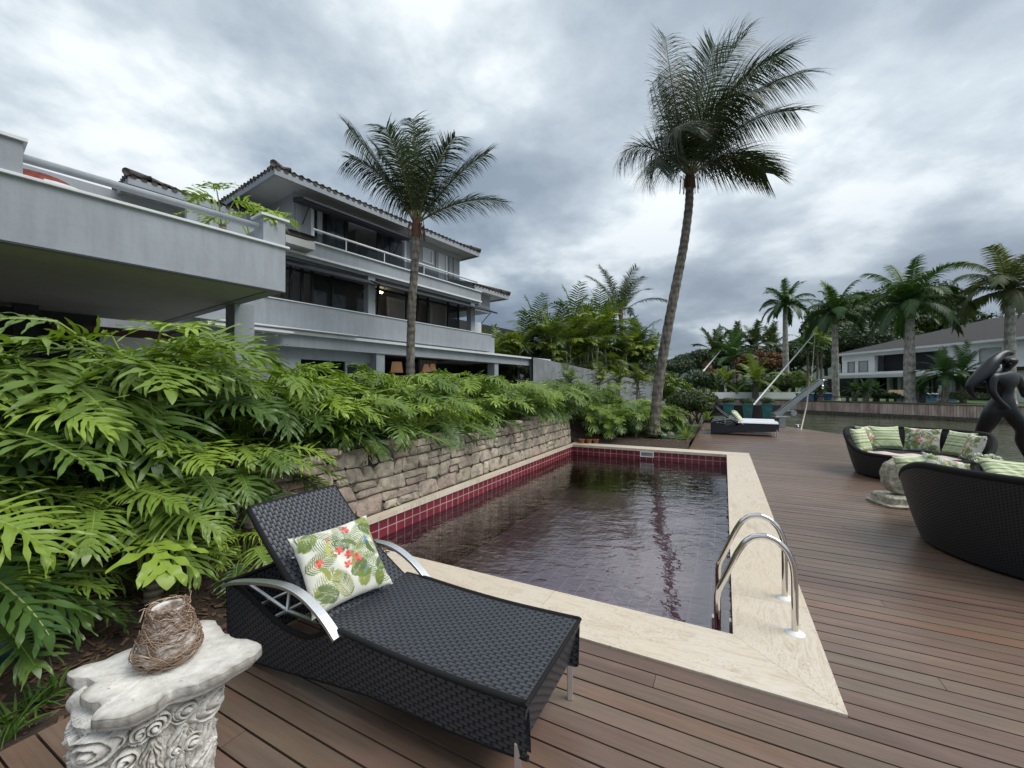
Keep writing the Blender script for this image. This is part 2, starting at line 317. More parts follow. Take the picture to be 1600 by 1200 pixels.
# ------------------------------------------------------------------ mesh builder
class MB:
    def __init__(s): s.V = []; s.F = []; s.R = []; s.UV = []; s.n = 0; s.hasuv = False
    def raw(s, V, F, r=.5, uv=None):
        V = np.asarray(V, float).reshape(-1, 3); s.V.append(V); b = s.n
        for i, f in enumerate(F):
            s.F.append(tuple(b + k for k in f)); s.R.append(r if np.isscalar(r) else r[i])
            if uv is not None: s.UV.append([tuple(uv[k]) for k in f]); s.hasuv = True
            else: s.UV.append(None)
        s.n += len(V); return b
    def box(s, x0, x1, y0, y1, z0, z1, r=.5, M=None):
        V = np.array([(x, y, z) for z in (z0, z1) for y in (y0, y1) for x in (x0, x1)], float)
        if M is not None: V = np.array([M @ Vector(v) for v in V])
        F = [(0, 2, 3, 1), (4, 5, 7, 6), (0, 1, 5, 4), (2, 6, 7, 3), (0, 4, 6, 2), (1, 3, 7, 5)]
        s.raw(V, F, r)
    def grid(s, P, r=.5, uv=None, wrap_u=False, wrap_v=False, flip=False):
        P = np.asarray(P, float); a, b = P.shape[:2]; F = []
        for i in range(a if wrap_u else a - 1):
            for j in range(b if wrap_v else b - 1):
                q = (i * b + j, ((i + 1) % a) * b + j, ((i + 1) % a) * b + (j + 1) % b, i * b + (j + 1) % b)
                F.append(q[::-1] if flip else q)
        uvl = None if uv is None else np.asarray(uv, float).reshape(-1, 2)
        s.raw(P.reshape(-1, 3), F, r, uvl)
    def tube(s, pts, rad, sides=8, r=.5, cap=True, closed=False):
        pts = np.asarray(pts, float); n_ = len(pts)
        rad = np.full(n_, rad, float) if np.isscalar(rad) else np.asarray(rad, float)
        T = np.gradient(pts, axis=0); T /= (np.linalg.norm(T, axis=1, keepdims=True) + 1e-9)
        up = np.array([0, 0, 1.]) if abs(T[0][2]) < .9 else np.array([1., 0, 0])
        A = np.cross(up, T[0]); A /= np.linalg.norm(A); ring = []
        th = np.linspace(0, 2 * pi, sides, endpoint=False)
        for i in range(n_):
            A = A - T[i] * np.dot(A, T[i]); A /= (np.linalg.norm(A) + 1e-9); B = np.cross(T[i], A)
            ring.append(pts[i] + rad[i] * (np.cos(th)[:, None] * A + np.sin(th)[:, None] * B))
        P = np.array(ring); b0 = s.n; s.grid(P, r, wrap_v=True, wrap_u=closed)
        if cap and not closed:
            s.F.append(tuple(b0 + k for k in range(sides))[::-1]); s.R.append(r); s.UV.append(None)
            s.F.append(tuple(b0 + (n_ - 1) * sides + k for k in range(sides))); s.R.append(r); s.UV.append(None)
    def lathe(s, prof, sides=24, r=.5, c=(0, 0, 0), sx=1, sy=1):
        th = np.linspace(0, 2 * pi, sides, endpoint=False)
        P = np.array([[(c[0] + q * cos(t) * sx, c[1] + q * sin(t) * sy, c[2] + z) for t in th] for q, z in prof])
        b0 = s.n; s.grid(P, r, wrap_v=True, flip=True)
        if prof[0][0] > 1e-4: s.F.append(tuple(b0 + k for k in range(sides))[::-1]); s.R.append(r); s.UV.append(None)
        if prof[-1][0] > 1e-4: s.F.append(tuple(b0 + (len(prof) - 1) * sides + k for k in range(sides))); s.R.append(r); s.UV.append(None)
    def xf(s, M, start=0):
        R = np.array(M.to_3x3()); t = np.array(M.translation)
        for i in range(start, len(s.V)): s.V[i] = s.V[i] @ R.T + t
    def build(s, name, m, parent=None, smooth=False, bevel=0, sharp=None):
        V = np.concatenate(s.V) if s.V else np.zeros((0, 3))
        me = bpy.data.meshes.new(name)
        L = np.array([len(f) for f in s.F], np.int32); idx = np.fromiter((k for f in s.F for k in f), np.int32)
        me.vertices.add(len(V)); me.vertices.foreach_set('co', V.astype(np.float32).ravel())
        me.loops.add(len(idx)); me.loops.foreach_set('vertex_index', idx)
        me.polygons.add(len(L)); st = np.concatenate([[0], np.cumsum(L)[:-1]]).astype(np.int32)
        me.polygons.foreach_set('loop_start', st); me.polygons.foreach_set('loop_total', L)
        me.polygons.foreach_set('use_smooth', np.full(len(L), smooth))
        a = me.attributes.new('rnd', 'FLOAT', 'FACE'); a.data.foreach_set('value', np.array(s.R, np.float32))
        if s.hasuv:
            ul = me.uv_layers.new(name='UVMap'); u = []
            for f, q in zip(s.F, s.UV): u.extend(q if q is not None else [(0, 0)] * len(f))
            ul.data.foreach_set('uv', np.array(u, np.float32).ravel())
        me.update(); me.validate()
        if isinstance(m, (list, tuple)):
            for q in m: me.materials.append(q)
        else: me.materials.append(m)
        o = bpy.data.objects.new(name, me); COL.objects.link(o)
        if parent is not None: o.parent = parent
        if bevel:
            b = o.modifiers.new('bevel', 'BEVEL'); b.width = bevel; b.segments = 2; b.limit_method = 'ANGLE'
        if smooth and sharp:
            me.set_sharp_from_angle(angle=radians(sharp))
        return o
def tag(o, label=None, cat=None, group=None, kind=None):
    if label: o['label'] = label
    if cat: o['category'] = cat
    if group: o['group'] = group
    if kind: o['kind'] = kind
    return o
def empty(name, loc=(0, 0, 0), rz=0, **kw):
    o = bpy.data.objects.new(name, None); COL.objects.link(o); o.location = loc; o.rotation_euler = (0, 0, rz); o.empty_display_size = .2
    return tag(o, **kw)
KIDS = {}
def copy_tree(o, parent=None):
    c = o.copy(); COL.objects.link(c); c.parent = parent
    for ch in [x for x in COL.objects if x.parent == o]: copy_tree(ch, c)
    return c
def gp(px, py, z=0.0):
    Y = (EYE - z) * FP / (py - HY); return np.array([(px - 800) / FP * Y, Y, z])
def dp(px, py, Y): return np.array([(px - 800) / FP * Y, Y, EYE - (py - HY) / FP * Y])
# pool frame
P0 = np.array([1.434, 2.63]); U2 = np.array([.4602, .8878]); V2 = np.array([-.8878, .4602])
def pw(u, v, z=0.0): q = P0 + U2 * u + V2 * v; return np.array([q[0], q[1], z])
def uvof(x, y): d = np.array([x, y]) - P0; return float(d @ U2), float(d @ V2)
POOLROT = atan2(U2[1], U2[0])       # local x = u, local y = v
def pool_M(u=0, v=0, z=0, rz=0):
    q = pw(u, v, z); return Matrix.Translation(Vector(q)) @ Matrix.Rotation(POOLROT + rz, 4, 'Z')
def smooth01(x): x = min(1, max(0, x)); return x * x * (3 - 2 * x)
PLEN, PWID = 8.05, 3.88; CW = .465; LCW = .085
WATER_Z = -.27
# ================================================================== SETTING
# --- deck boards
def deck_right_v(u):
    # v where the board at u meets the canal edge polyline
    E = [(11.35, 30), (11.35, 16.8), (11.3, 13.8), (10.9, 9.0), (11.3, 7), (12, 3), (12.5, -6)]
    best = None
    for (xa, ya), (xb, yb) in zip(E[:-1], E[1:]):
        a = np.array([xa, ya]); d = np.array([xb - xa, yb - ya]); o_ = P0 + U2 * u
        A = np.array([[V2[0], -d[0]], [V2[1], -d[1]]])
        if abs(np.linalg.det(A)) < 1e-6: continue
        t, s_ = np.linalg.solve(A, a - o_)
        if 0 <= s_ <= 1 and t < 0: best = t if best is None else max(best, t)
    return best
def uvface_box(mb, x0, x1, y0, y1, z0, z1, r, seed):
    # local x = across board (u), y = along board (v); uv = (along, across)
    V = [(x, y, z) for z in (z0, z1) for y in (y0, y1) for x in (x0, x1)]
    q = [pw(x, y, z) for x, y, z in V]
    uv = [(y + seed * 7.3, x - x0 + seed * 3.1) for x, y, z in V]
    mb.raw(q, [(0, 2, 3, 1), (4, 5, 7, 6), (0, 1, 5, 4), (2, 6, 7, 3), (0, 4, 6, 2), (1, 3, 7, 5)], r, uv)
mb = MB(); PITCH = .1155; GAP = .0095
u = -CW - PITCH * 36; k = 0
while u < 17.6:
    ua, ub = u + GAP / 2, u + PITCH - GAP / 2; k += 1
    rv = deck_right_v(u); 
    if rv is None: rv = -12
    spans = []
    if u < -CW - .001: spans = [(max(rv, -13), 2.9)]
    elif u < PLEN + CW - .05: spans = [(rv, -CW - .003)]
    else: spans = [(rv, .9)]
    for va, vb in spans:
        v = va - (0)
        cuts = [va]; v = va + random.uniform(1, 4)
        while v < vb - .5: cuts.append(v); v += random.uniform(2.8, 5.0)
        cuts.append(vb)
        for a, b in zip(cuts[:-1], cuts[1:]):
            dz = random.uniform(-.0012, .0012)
            uvface_box(mb, ua, ub, a + .0015, b - .0015, -.025 + dz, 0 + dz, random.random(), random.random() * 10)
    u += PITCH
deck = mb.build('deck', M_deck, bevel=0); tag(deck, kind='structure')
mb = MB()
# dark joists void below the boards + fascia on the canal edge
for (a, b, c_, d_) in ((-4.7, -CW - .02, -13, 2.9), (-CW - .02, PLEN + CW, -12, -CW - .02), (PLEN + CW, 17.6, -9, .9)):
    q = [pw(a, c_, -.035), pw(b, c_, -.035), pw(b, d_, -.035), pw(a, d_, -.035)]
E = [(11.2, 17.9), (11.2, 13.8), (10.8, 9.0), (11.2, 7), (11.9, 3), (12.4, -6)]
top = [(x, y, -.035) for x, y in E]
poly = top + [tuple(pw(-4.6, -12, -.035)), tuple(pw(-4.6, 2.88, -.035)), tuple(pw(-CW - .01, 2.88, -.035)), tuple(pw(-CW - .01, -CW - .01, -.035)), tuple(pw(PLEN + CW, -CW - .01, -.035)), tuple(pw(PLEN + CW, .88, -.035)), tuple(pw(17.4, .88, -.035))]
mb.raw(poly, [tuple(range(len(poly)))[::-1]])
for i in range(len(E) - 1):
    (xa, ya), (xb, yb) = E[i], E[i + 1]
    mb.raw([(xa, ya, -.035), (xb, yb, -.035), (xb, yb, -1.2), (xa, ya, -1.2)], [(0, 1, 2, 3)])
tag(mb.build('deck_underside', M_blackfr), kind='structure')
# --- travertine coping slabs
mb = MB()
def slab(u0, u1, v0, v1, along, r, quad=None, zt=.012):
    q = quad or [(u0, v0), (u1, v0), (u1, v1), (u0, v1)]
    off = random.random() * 20
    V = []; UV = []
    cx_ = sum(a for a, b in q) / 4; cy_ = sum(b for a, b in q) / 4
    for sc, z in ((1, -.05), (1, zt - .0012), (.0, zt)):
        for a, b in q:
            if sc == 0.0:
                a2 = a + (.0012 if a < cx_ else -.0012); b2 = b + (.0012 if b < cy_ else -.0012)
            else: a2, b2 = a, b
            V.append(pw(a2, b2, z)); UV.append((a2 + off, b2) if along == 'u' else (b2 + off, a2))
    F = [(8, 9, 10, 11)]
    for L in (0, 4):
        for i in range(4): j = (i + 1) % 4; F.append((L + i, L + j, L + 4 + j, L + 4 + i))
    mb.raw(V, F, r, UV)
g = .0015; o_ = .02   # coping overhangs the water a little
cuts = [-CW, .62, 2.0, 3.5, 5.0, 6.5, PLEN]
for a, b in zip(cuts[:-1], cuts[1:]):
    q = [(a + g, -CW), (b - g, -CW), (b - g, o_), (a + g, o_)]
    if a == -CW: q = [(-CW, -CW), (b - g, -CW), (b - g, o_), (o_, o_)]
    slab(0, 0, 0, 0, 'u', random.random(), q)
vc_ = [-CW, 1.25, 2.7, PWID + LCW]
for a, b in zip(vc_[:-1], vc_[1:]):
    q = [(-CW, a + g), (-CW, b - g), (o_, b - g), (o_, a + g)]
    if a == -CW: q = [(-CW, -CW + .003), (-CW, b - g), (o_, b - g), (o_, o_ + .0005)]
    slab(0, 0, 0, 0, 'v', random.random(), q[::-1])
for a, b in zip([-CW, .9, 2.3, 3.6], [.9, 2.3, 3.6, PWID + LCW]):
    slab(PLEN - o_ + .002, PLEN + CW, a + g, b - g, 'v', random.random())
for a, b in zip(np.arange(0.02, PLEN - .1, 1.0), list(np.arange(1.02, PLEN - .1, 1.0)) + [PLEN - o_]):
    slab(a + g, b - g, PWID - o_, PWID + LCW, 'u', random.random())
tag(mb.build('pool_coping', M_trav), kind='structure')
# --- pool basin
DEP = -1.2
mb = MB()
def wallq(a, b, flip=False):
    (ua, va), (ub, vb) = a, b; L = sqrt((ua - ub) ** 2 + (va - vb) ** 2)
    mb.raw([pw(ua, va, -.012), pw(ub, vb, -.012), pw(ub, vb, DEP), pw(ua, va, DEP)], [(0, 1, 2, 3) if not flip else (3, 2, 1, 0)], .5,
           [(0, 0), (L, 0), (L, DEP), (0, DEP)])
wallq((0, 0), (0, PWID)); wallq((0, PWID), (PLEN, PWID)); wallq((PLEN, PWID), (PLEN, 0)); wallq((PLEN, 0), (0, 0))
tag(mb.build('pool_wall', M_tile), kind='structure')
mb = MB(); mb.raw([pw(0, 0, DEP), pw(PLEN, 0, DEP), pw(PLEN, PWID, DEP), pw(0, PWID, DEP)], [(0, 1, 2, 3)], .5, [(0, 0), (PLEN, 0), (PLEN, PWID), (0, PWID)])
tag(mb.build('pool_floor', M_tilef), kind='structure')
mb = MB(); mb.raw([pw(.0, .0, WATER_Z), pw(PLEN, .0, WATER_Z), pw(PLEN, PWID, WATER_Z), pw(0, PWID, WATER_Z)], [(0, 1, 2, 3)])
tag(mb.build('pool_water', M_water), kind='structure')
# skimmer slot on the far pool wall
sk = empty('pool_skimmer', pw(PLEN - .004, 1.85, -.12), POOLROT, label='small white skimmer slot in the far red tiled pool wall', cat='pool skimmer')
mb = MB(); mb.box(-.02, 0, -.17, .17, .05, .07); mb.box(-.02, 0, -.17, .17, -.07, -.05); mb.box(-.02, 0, -.17, -.145, -.05, .05); mb.box(-.02, 0, .145, .17, -.05, .05)
mb.build('frame', M_plastic, sk); mb = MB(); mb.box(-.006, 0, -.145, .145, -.05, .05); mb.build('flap', M_dullsteel, sk)
# --- garden ground
def hgt(u, v):
    if u < -.2: return -.04 + .72 * smooth01((v - 3.1) / 2.0)
    if u < PLEN + .9: return .70 if v > 4.3 else .0
    z = .02 + .62 * smooth01((v - 3.4) / 1.6) 
    return z * smooth01((26 - u) / 10) + .1
us = sorted(set([-40, -20, -10, -7] + list(np.arange(-5, -.4, .35)) + [-.475, -.2] + list(np.arange(.3, 8.5, .6)) + [8.52, 8.96] + list(np.arange(9.4, 18, .6)) + [20, 24, 30, 45, 70, 110, 160]))
vs = sorted(set([.9] + list(np.arange(1.3, 4.0, .3)) + [2.9, 4.0, 4.33] + list(np.arange(4.7, 9, .4)) + [10, 13, 20, 40, 90, 200]))
mb = MB(); V = []; idx = {}; F = []
for i, u in enumerate(us):
    for j, v in enumerate(vs):
        idx[i, j] = len(V); V.append(pw(u, v, hgt(u, v) + random.uniform(-.015, .015) * (abs(v) < 9)))
for i in range(len(us) - 1):
    for j in range(len(vs) - 1):
        uc = (us[i] + us[i + 1]) / 2; vcn = (vs[j] + vs[j + 1]) / 2
        if uc < -.475 and vcn < 2.9: continue
        if -.475 < uc < 8.52 and vcn < 4.04 + .29: continue
        F.append((idx[i, j], idx[i + 1, j], idx[i + 1, j + 1], idx[i, j + 1]))
mb.raw(V, F); gnd = mb.build('ground', M_mulch, smooth=True); tag(gnd, kind='structure')
# lawn strip behind the planting
mb = MB(); P = []
for u in np.arange(1.2, 16, .5): P.append([pw(u, v, hgt(u, v) + .03) for v in np.arange(6.4, 9.6, .5)])
mb.grid(P, flip=False); tag(mb.build('lawn', M_lawn, smooth=True), kind='structure')
mb = MB(); P = []
for u in np.arange(9.6, 15.2, .4): P.append([pw(u, v, hgt(u, v) + .03) for v in np.arange(.95, 2.3, .3)])
mb.grid(P); tag(mb.build('lawn', M_lawn, smooth=True), kind='structure')
# paved terrace in front of the house
A2 = np.array([.5795, .815]); B2 = np.array([-.815, .5795])      # house frame: s along, c deep
HROT = atan2(A2[1], A2[0])
def hw(s, c, z=0.): q = A2 * s + B2 * c; return np.array([q[0], q[1], z])
def hs(px, c): r = (px - 800) / FP; Y = c / (.5795 - .815 * r); return Y * (.5795 * r + .815)
def hz(px, py, c): r = (px - 800) / FP; Y = c / (.5795 - .815 * r); return EYE + (HY - py) / FP * Y
mb = MB(); mb.raw([hw(-8, 8.6, .76), hw(24, 10.2, .76), hw(24, 26, .76), hw(-8, 26, .76)], [(0, 1, 2, 3)]); tag(mb.build('house_floor', M_interior), kind='structure')
# big base sheet and canal
mb = MB(); mb.raw([(-3000, -300, -2.2), (3000, -300, -2.2), (3000, 4000, -2.2), (-3000, 4000, -2.2)], [(0, 1, 2, 3)]); tag(mb.build('terrain', M_mulch), kind='structure')
mb = MB(); mb.raw([(7.5, -150, -.72), (400, -150, -.72), (400, 300, -.72), (-200, 300, -.72), (-200, 22, -.72), (7.5, 22, -.72)], [(0, 1, 2, 3, 4, 5)]); tag(mb.build('canal_water', M_canal), kind='structure')
# far bank land
W0 = np.array([26.1, 39.0]); WD = np.array([-.4217, .9067]); WN = np.array([.9067, .4217])
def bk(t, d, z=.42): q = W0 + WD * t + WN * d; return np.array([q[0], q[1], z])
mb = MB(); mb.raw([bk(-70, .3), bk(-70, 2500), bk(300, 2500), bk(300, .3)], [(0, 1, 2, 3)]); tag(mb.build('lawn', M_lawn), kind='structure')
mb = MB(); t = -45.
while t < 60:
    wd = .16; mb.box(0, wd - .02, 0, .06, -.95, .36, random.random(), Matrix.Translation(Vector(bk(t, -.06 + random.uniform(0, .012), 0))) @ Matrix.Rotation(atan2(WD[1], WD[0]), 4, 'Z')); t += wd
# retaining bulkhead of the far bank: planks + cap
mbk = empty('retaining_wall', label='long brown timber plank retaining wall along the far canal bank', cat='retaining wall')
mb.build('plank_face', M_bank, mbk)
mb = MB(); mb.box(-45, 60, -.4, .14, .36, .44, .5, Matrix.Translation(Vector(bk(0, 0, 0))) @ Matrix.Rotation(atan2(WD[1], WD[0]), 4, 'Z')); mb.build('cap', M_bark, mbk)
mb = MB(); mb.box(-45, 60, -.4, -.08, -2.1, .36, .2, Matrix.Translation(Vector(bk(0, 0, 0))) @ Matrix.Rotation(atan2(WD[1], WD[0]), 4, 'Z')); mb.build('footing', M_interior, mbk)
mb = MB(); mb.box(-45, 60, .055, .075, -.95, -.42, .2, Matrix.Translation(Vector(bk(0, -.06, 0))) @ Matrix.Rotation(atan2(WD[1], WD[0]), 4, 'Z')) ; mb.box(-45, 60, -.10, -.03, -.95, -.50, .2, Matrix.Translation(Vector(bk(0, -.06, 0))) @ Matrix.Rotation(atan2(WD[1], WD[0]), 4, 'Z')); mb.build('shadow_line_strip', M_bark, mbk)  # dark strip stands in for the shadow line along the wall base
# --- mountains
def ridge(name, R0, h0, seed, a0, a1):
    rg = np.random.default_rng(seed); mb = MB(); P = []; na = 160
    ph = rg.uniform(0, 6.28, 8)
    for i in range(na + 1):
        az = radians(a0 + (a1 - a0) * i / na); row = []
        for j in range(14):
            d = R0 * (1 + j * .06); k = j / 8.0
            hh = h0 * (.55 + .25 * sin(az * 5 + ph[0]) + .18 * sin(az * 13 + ph[1]) + .07 * sin(az * 31 + ph[2] + j * .5) + .05 * sin(az * 67 + ph[3] + j))
            z = hh * min(1, k) ** .8 + rg.uniform(-1, 1) * h0 * .008 - 2
            row.append((d * sin(az), d * cos(az), z))
        P.append(row)
    mb.grid(P, flip=True); tag(mb.build(name, M_mount, smooth=True), kind='structure')
ridge('hills', 900, 120, 3, -60, 65)
ridge('mountains', 1900, 300, 5, -60, 65)

# ================================================================== HOUSE
house = empty('grey_villa', (0, 0, 0), HROT, label='large grey three storey house with tiled hip roof, balconies and a raised terrace', cat='house')
def hbox(mb, s0, s1, c0, c1, z0, z1, r=.5): mb.box(s0, s1, c0, c1, z0, z1, r)     # house local coordinates: x = s, y = c
C_W = 13.1
# terrace (close to the camera, left)
TZ0, TZ1, TF = 3.12, 3.81, 6.705; TS1 = 3.208
ter = MB(); hbox(ter, -9, TS1, TF, TF + .18, TZ0, TZ1); terr = ter.build('terrace_parapet', M_wall, house)
mb = MB(); hbox(mb, -9, TS1 + .0, TF + .18, 12.6, TZ0 + .02, TZ0 + .30); mb.build('terrace_slab', M_soffit, house)
mb = MB(); hbox(mb, TS1 - .18, TS1, TF + .18, 12.9, TZ0 + .003, TZ1 - .002); mb.build('terrace_parapet', M_wall, house)
mb = MB(); hbox(mb, -9, TS1 + .05, TF - .04, TF + .24, TZ1, TZ1 + .035); hbox(mb, TS1 - .24, TS1 + .05, TF + .24, 12.9, TZ1, TZ1 + .035); mb.build('parapet_cap', M_white, house, bevel=.006)
mb = MB(); hbox(mb, 2.88, TS1 - .002, TF + .004, TF + .31, TZ1 + .035, 4.24); p_ = mb.build('corner_post', M_wall, house); mb = MB(); hbox(mb, 2.84, TS1 + .05, TF - .03, TF + .35, 4.24, 4.275); mb.build('cap', M_white, p_)
mb = MB(); hbox(mb, TS1 - .182, TS1 - .004, TF + .31, 8.2, TZ1 + .035, 4.20); mb.build('end_parapet', M_wall, house)
mb = MB(); hbox(mb, -9, .515, TF + .004, TF + .30, TZ1 + .035, 4.20); p_ = mb.build('parapet_block', M_wall, house); mb = MB(); hbox(mb, -9, .545, TF - .03, TF + .34, 4.20, 4.235); mb.build('cap', M_white, p_)
mb = MB(); mb.tube([(.5, TF + .12, 4.07), (2.9, TF + .12, 4.09)], .045, 14); mb.build('hand_rail', M_wall, house, smooth=True)
# cracks and soffit lamp dot
mb = MB(); hbox(mb, -9, TS1 - .02, TF - .003, TF + .02, TZ0 - .02, TZ0 + .004); mb.build('drip_edge', M_dark, house)
# column, end wall
mb = MB(); 
q = gp(380, 700)
def hcol(px0, px1, c, z0, z1, dep=.3, m=M_wall, name='column'):
    mb = MB(); hbox(mb, hs(px0, c), hs(px1, c), c, c + dep, z0, z1); return mb.build(name, m, house)
hcol(366, 397, 8.35, 0.0, TZ0 + .02, .4)
# room under the terrace
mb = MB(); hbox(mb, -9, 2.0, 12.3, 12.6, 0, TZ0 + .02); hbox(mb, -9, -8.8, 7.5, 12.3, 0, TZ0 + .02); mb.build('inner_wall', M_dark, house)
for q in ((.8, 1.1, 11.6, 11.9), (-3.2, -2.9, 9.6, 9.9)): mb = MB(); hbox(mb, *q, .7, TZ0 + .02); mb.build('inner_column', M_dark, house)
mb = MB(); hbox(mb, 2.0, hs(396, 11.2), 11.9, 12.1, .7, 2.15); hbox(mb, 2.0, 3.6, 12.1, 12.3, 2.15, 2.7);  mb.build('side_wall', M_whitewall, house)
mb = MB(); mb.box(1.2, 2.9, 11.0, 11.15, 2.62, 2.78); mb.build('wood_beam', mat('maroon_beam', (.055, .016, .012), .6), house)
# --- ground floor
def hb(name, m, boxes, parent=house, bevel=0):
    if name in ('ground_floor_wall', 'inner_partition', 'first_floor_wall', 'second_floor_wall', 'pane', 'sash', 'inner_column', 'beam', 'frame_post') and len(boxes) > 1:
        return [hb(name, m, [b], parent, bevel) for b in boxes][0]
    mb = MB()
    for b in boxes: hbox(mb, *b)
    return mb.build(name, m, parent, bevel=bevel)
sL = 3.6; sR = hs(768, 11.38)
hb('ground_floor_beam', M_wall, [(sL, hs(857, 11.2), 11.25, 11.6, 2.72, 3.05)])
hb('beam_cap', M_white, [(sL, hs(857, 11.2) + .1, 11.12, 11.6, 3.05, 3.13)])
hb('lean_to_roof', M_soffit, [(sR + .05, hs(857, 11.2), 11.6, 16, 2.9, 3.04)])
hb('ground_floor_wall', M_wall, [(sL, hs(470, 11.6), 11.6, 11.75, .75, 2.72), (hs(585, 11.4), hs(598, 11.4), 11.3, 11.7, .75, 2.72), (hs(770, 11.4), hs(776, 11.4), 11.3, 11.7, .75, 2.72),
   (hs(470, 11.6), hs(585, 11.4), 11.6, 11.74, 2.42, 2.72)])
fr = hb('sliding_door', M_dullsteel, [(hs(540, 11.6), hs(543, 11.6), 11.62, 11.7, .76, 2.42), (hs(576, 11.6), hs(580, 11.6), 11.62, 11.7, .76, 2.42), (hs(543, 11.6), hs(576, 11.6), 11.62, 11.7, 2.34, 2.42)])
hb('pane', M_glass, [(hs(543, 11.6), hs(576, 11.6), 11.65, 11.67, .76, 2.34)], fr)
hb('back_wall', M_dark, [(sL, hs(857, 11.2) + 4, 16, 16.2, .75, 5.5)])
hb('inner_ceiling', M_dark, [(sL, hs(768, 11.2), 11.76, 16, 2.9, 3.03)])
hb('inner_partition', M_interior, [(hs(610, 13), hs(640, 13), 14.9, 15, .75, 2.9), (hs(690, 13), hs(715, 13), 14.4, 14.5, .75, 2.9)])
# canopy slats below the first floor band
hb('canopy_strip', M_white, [(sL, hs(450, 11), 10.7, 11.1, 3.0, 3.05), (sL + .2, hs(560, 11), 11.0, 11.2, 3.17, 3.2)])
# --- first floor: parapet band, slab, back wall, columns
hb('first_floor_parapet', M_wall, [(sL - .3, sR, 11.38, 11.56, 3.22, 3.96)])
hb('parapet_sill', M_white, [(sL - .3, sR + .02, 11.35, 11.60, 3.96, 3.985)])
hb('parapet_end_box', M_wall, [(sR - .9, sR + .5, 11.6, 13.2, 3.1, 3.9)])
hb('first_floor_slab', M_soffit, [(sL, sR, 11.6, 16, 3.13, 3.35)])
hb('first_floor_wall', M_interior, [(sL, sR - .4, 13.6, 13.75, 3.35, 5.3)])
for a, b in ((575, 586), (736, 742)):
    hcol(a, b, 11.42 + .16, 3.97, 5.3, .25)
for a, b in ((605, 634), (672, 698)):   # door leaves standing half open inside the veranda
    d_ = hb('door', M_door, [(hs(a, 12.9), hs(b, 12.9), 12.9, 12.95, 3.4, hz(a, 463, 12.9))])
    hb('panel', M_interior, [(hs(a, 12.9) + .12, hs(b, 12.9) - .12, 12.885, 12.9, 4.3, hz(a, 463, 12.9) - .12)], d_)
wf = MB()
for px in (440, 452, 470, 486, 518, 571, 590, 634, 652, 668, 700, 716, 732): s_ = hs(px, 12.2); hbox(wf, s_, s_ + .07, 12.2, 12.27, 3.4, 5.3)
hbox(wf, sL, sR - .5, 12.2, 12.27, 5.05, 5.12); fr = wf.build('veranda_frame', M_blackfr, house)
hb('pane', M_glass, [(hs(a, 12.22), hs(b, 12.22), 12.22, 12.24, 3.4, 5.05) for a, b in ((488, 516), (520, 570), (702, 715))], fr)
hb('end_window', M_white, [(hs(739, 13.3), hs(752, 13.3), 13.3, 13.4, 4.0, 4.9)]); 
# awnings under the second slab
def awning(name, pa, pb, c0, z0, c1, z1, th=.05):
    sa, sb = hs(pa, c1), hs(pb, c1)
    mb = MB(); V = [(sa, c0, z0), (sb, c0, z0), (sb, c1, z1), (sa, c1, z1), (sa, c0, z0 - th), (sb, c0, z0 - th), (sb, c1, z1 - th), (sa, c1, z1 - th)]
    mb.raw(V, [(3, 2, 1, 0), (4, 5, 6, 7), (2, 3, 7, 6), (0, 1, 5, 4), (1, 2, 6, 5), (3, 0, 4, 7)]); o = mb.build(name, M_awn, house)
    mb = MB(); mb.tube([(sa, c1 - .02, z1 - th / 2), (sb, c1 - .02, z1 - th / 2)], .035, 8); mb.build('front_bar', M_awn, o, smooth=True)
    for s_ in (sa + .3, sb - .3): mb = MB(); mb.tube([(s_, c0, z0 - .75), (s_, c1 + .1, z1 - .04)], .018, 6); mb.build('folding_arm', M_blackfr, o)
    return o
awning('awning', 446, 588, 11.75, 5.22, 11.2, 4.93); awning('awning', 592, 776, 11.75, 5.22, 11.1, 4.95)
# --- second floor slab + balcony
s2R = hs(744, 11.6)
hb('balcony_slab', M_wall, [(sL - .3, s2R + .3, 11.6, 13.6, 5.26, 5.46)])
hb('balcony_fascia', M_wall, [(sL - .3, s2R + .2, 11.5, 11.62, 5.40, 5.78)])
hb('fascia_trim', M_white, [(sL - .3, s2R + .22, 11.44, 11.66, 5.78, 5.82), (sL - .3, s2R + .22, 11.46, 11.64, 5.34, 5.40)])
rl = MB(); rl.tube([(hs(487, 11.55), 11.55, 6.20), (s2R, 11.55, 6.20)], .032, 10)
rr = rl.build('balcony_rail', M_white, house, smooth=True)
for px in (489, 540, 600, 662, 742):
    hb('post', M_white, [(hs(px, 11.55) - .012, hs(px, 11.55) + .012, 11.54, 11.56, 5.82, 6.20)], rr)
hb('glass_panel', M_glass, [(hs(489, 11.55), s2R, 11.566, 11.574, 5.86, 6.12)], rr)
hb('balcony_box', M_wall, [(hs(664, 11.6), hs(687, 11.6), 11.7, 12.0, 5.46, 6.22)])
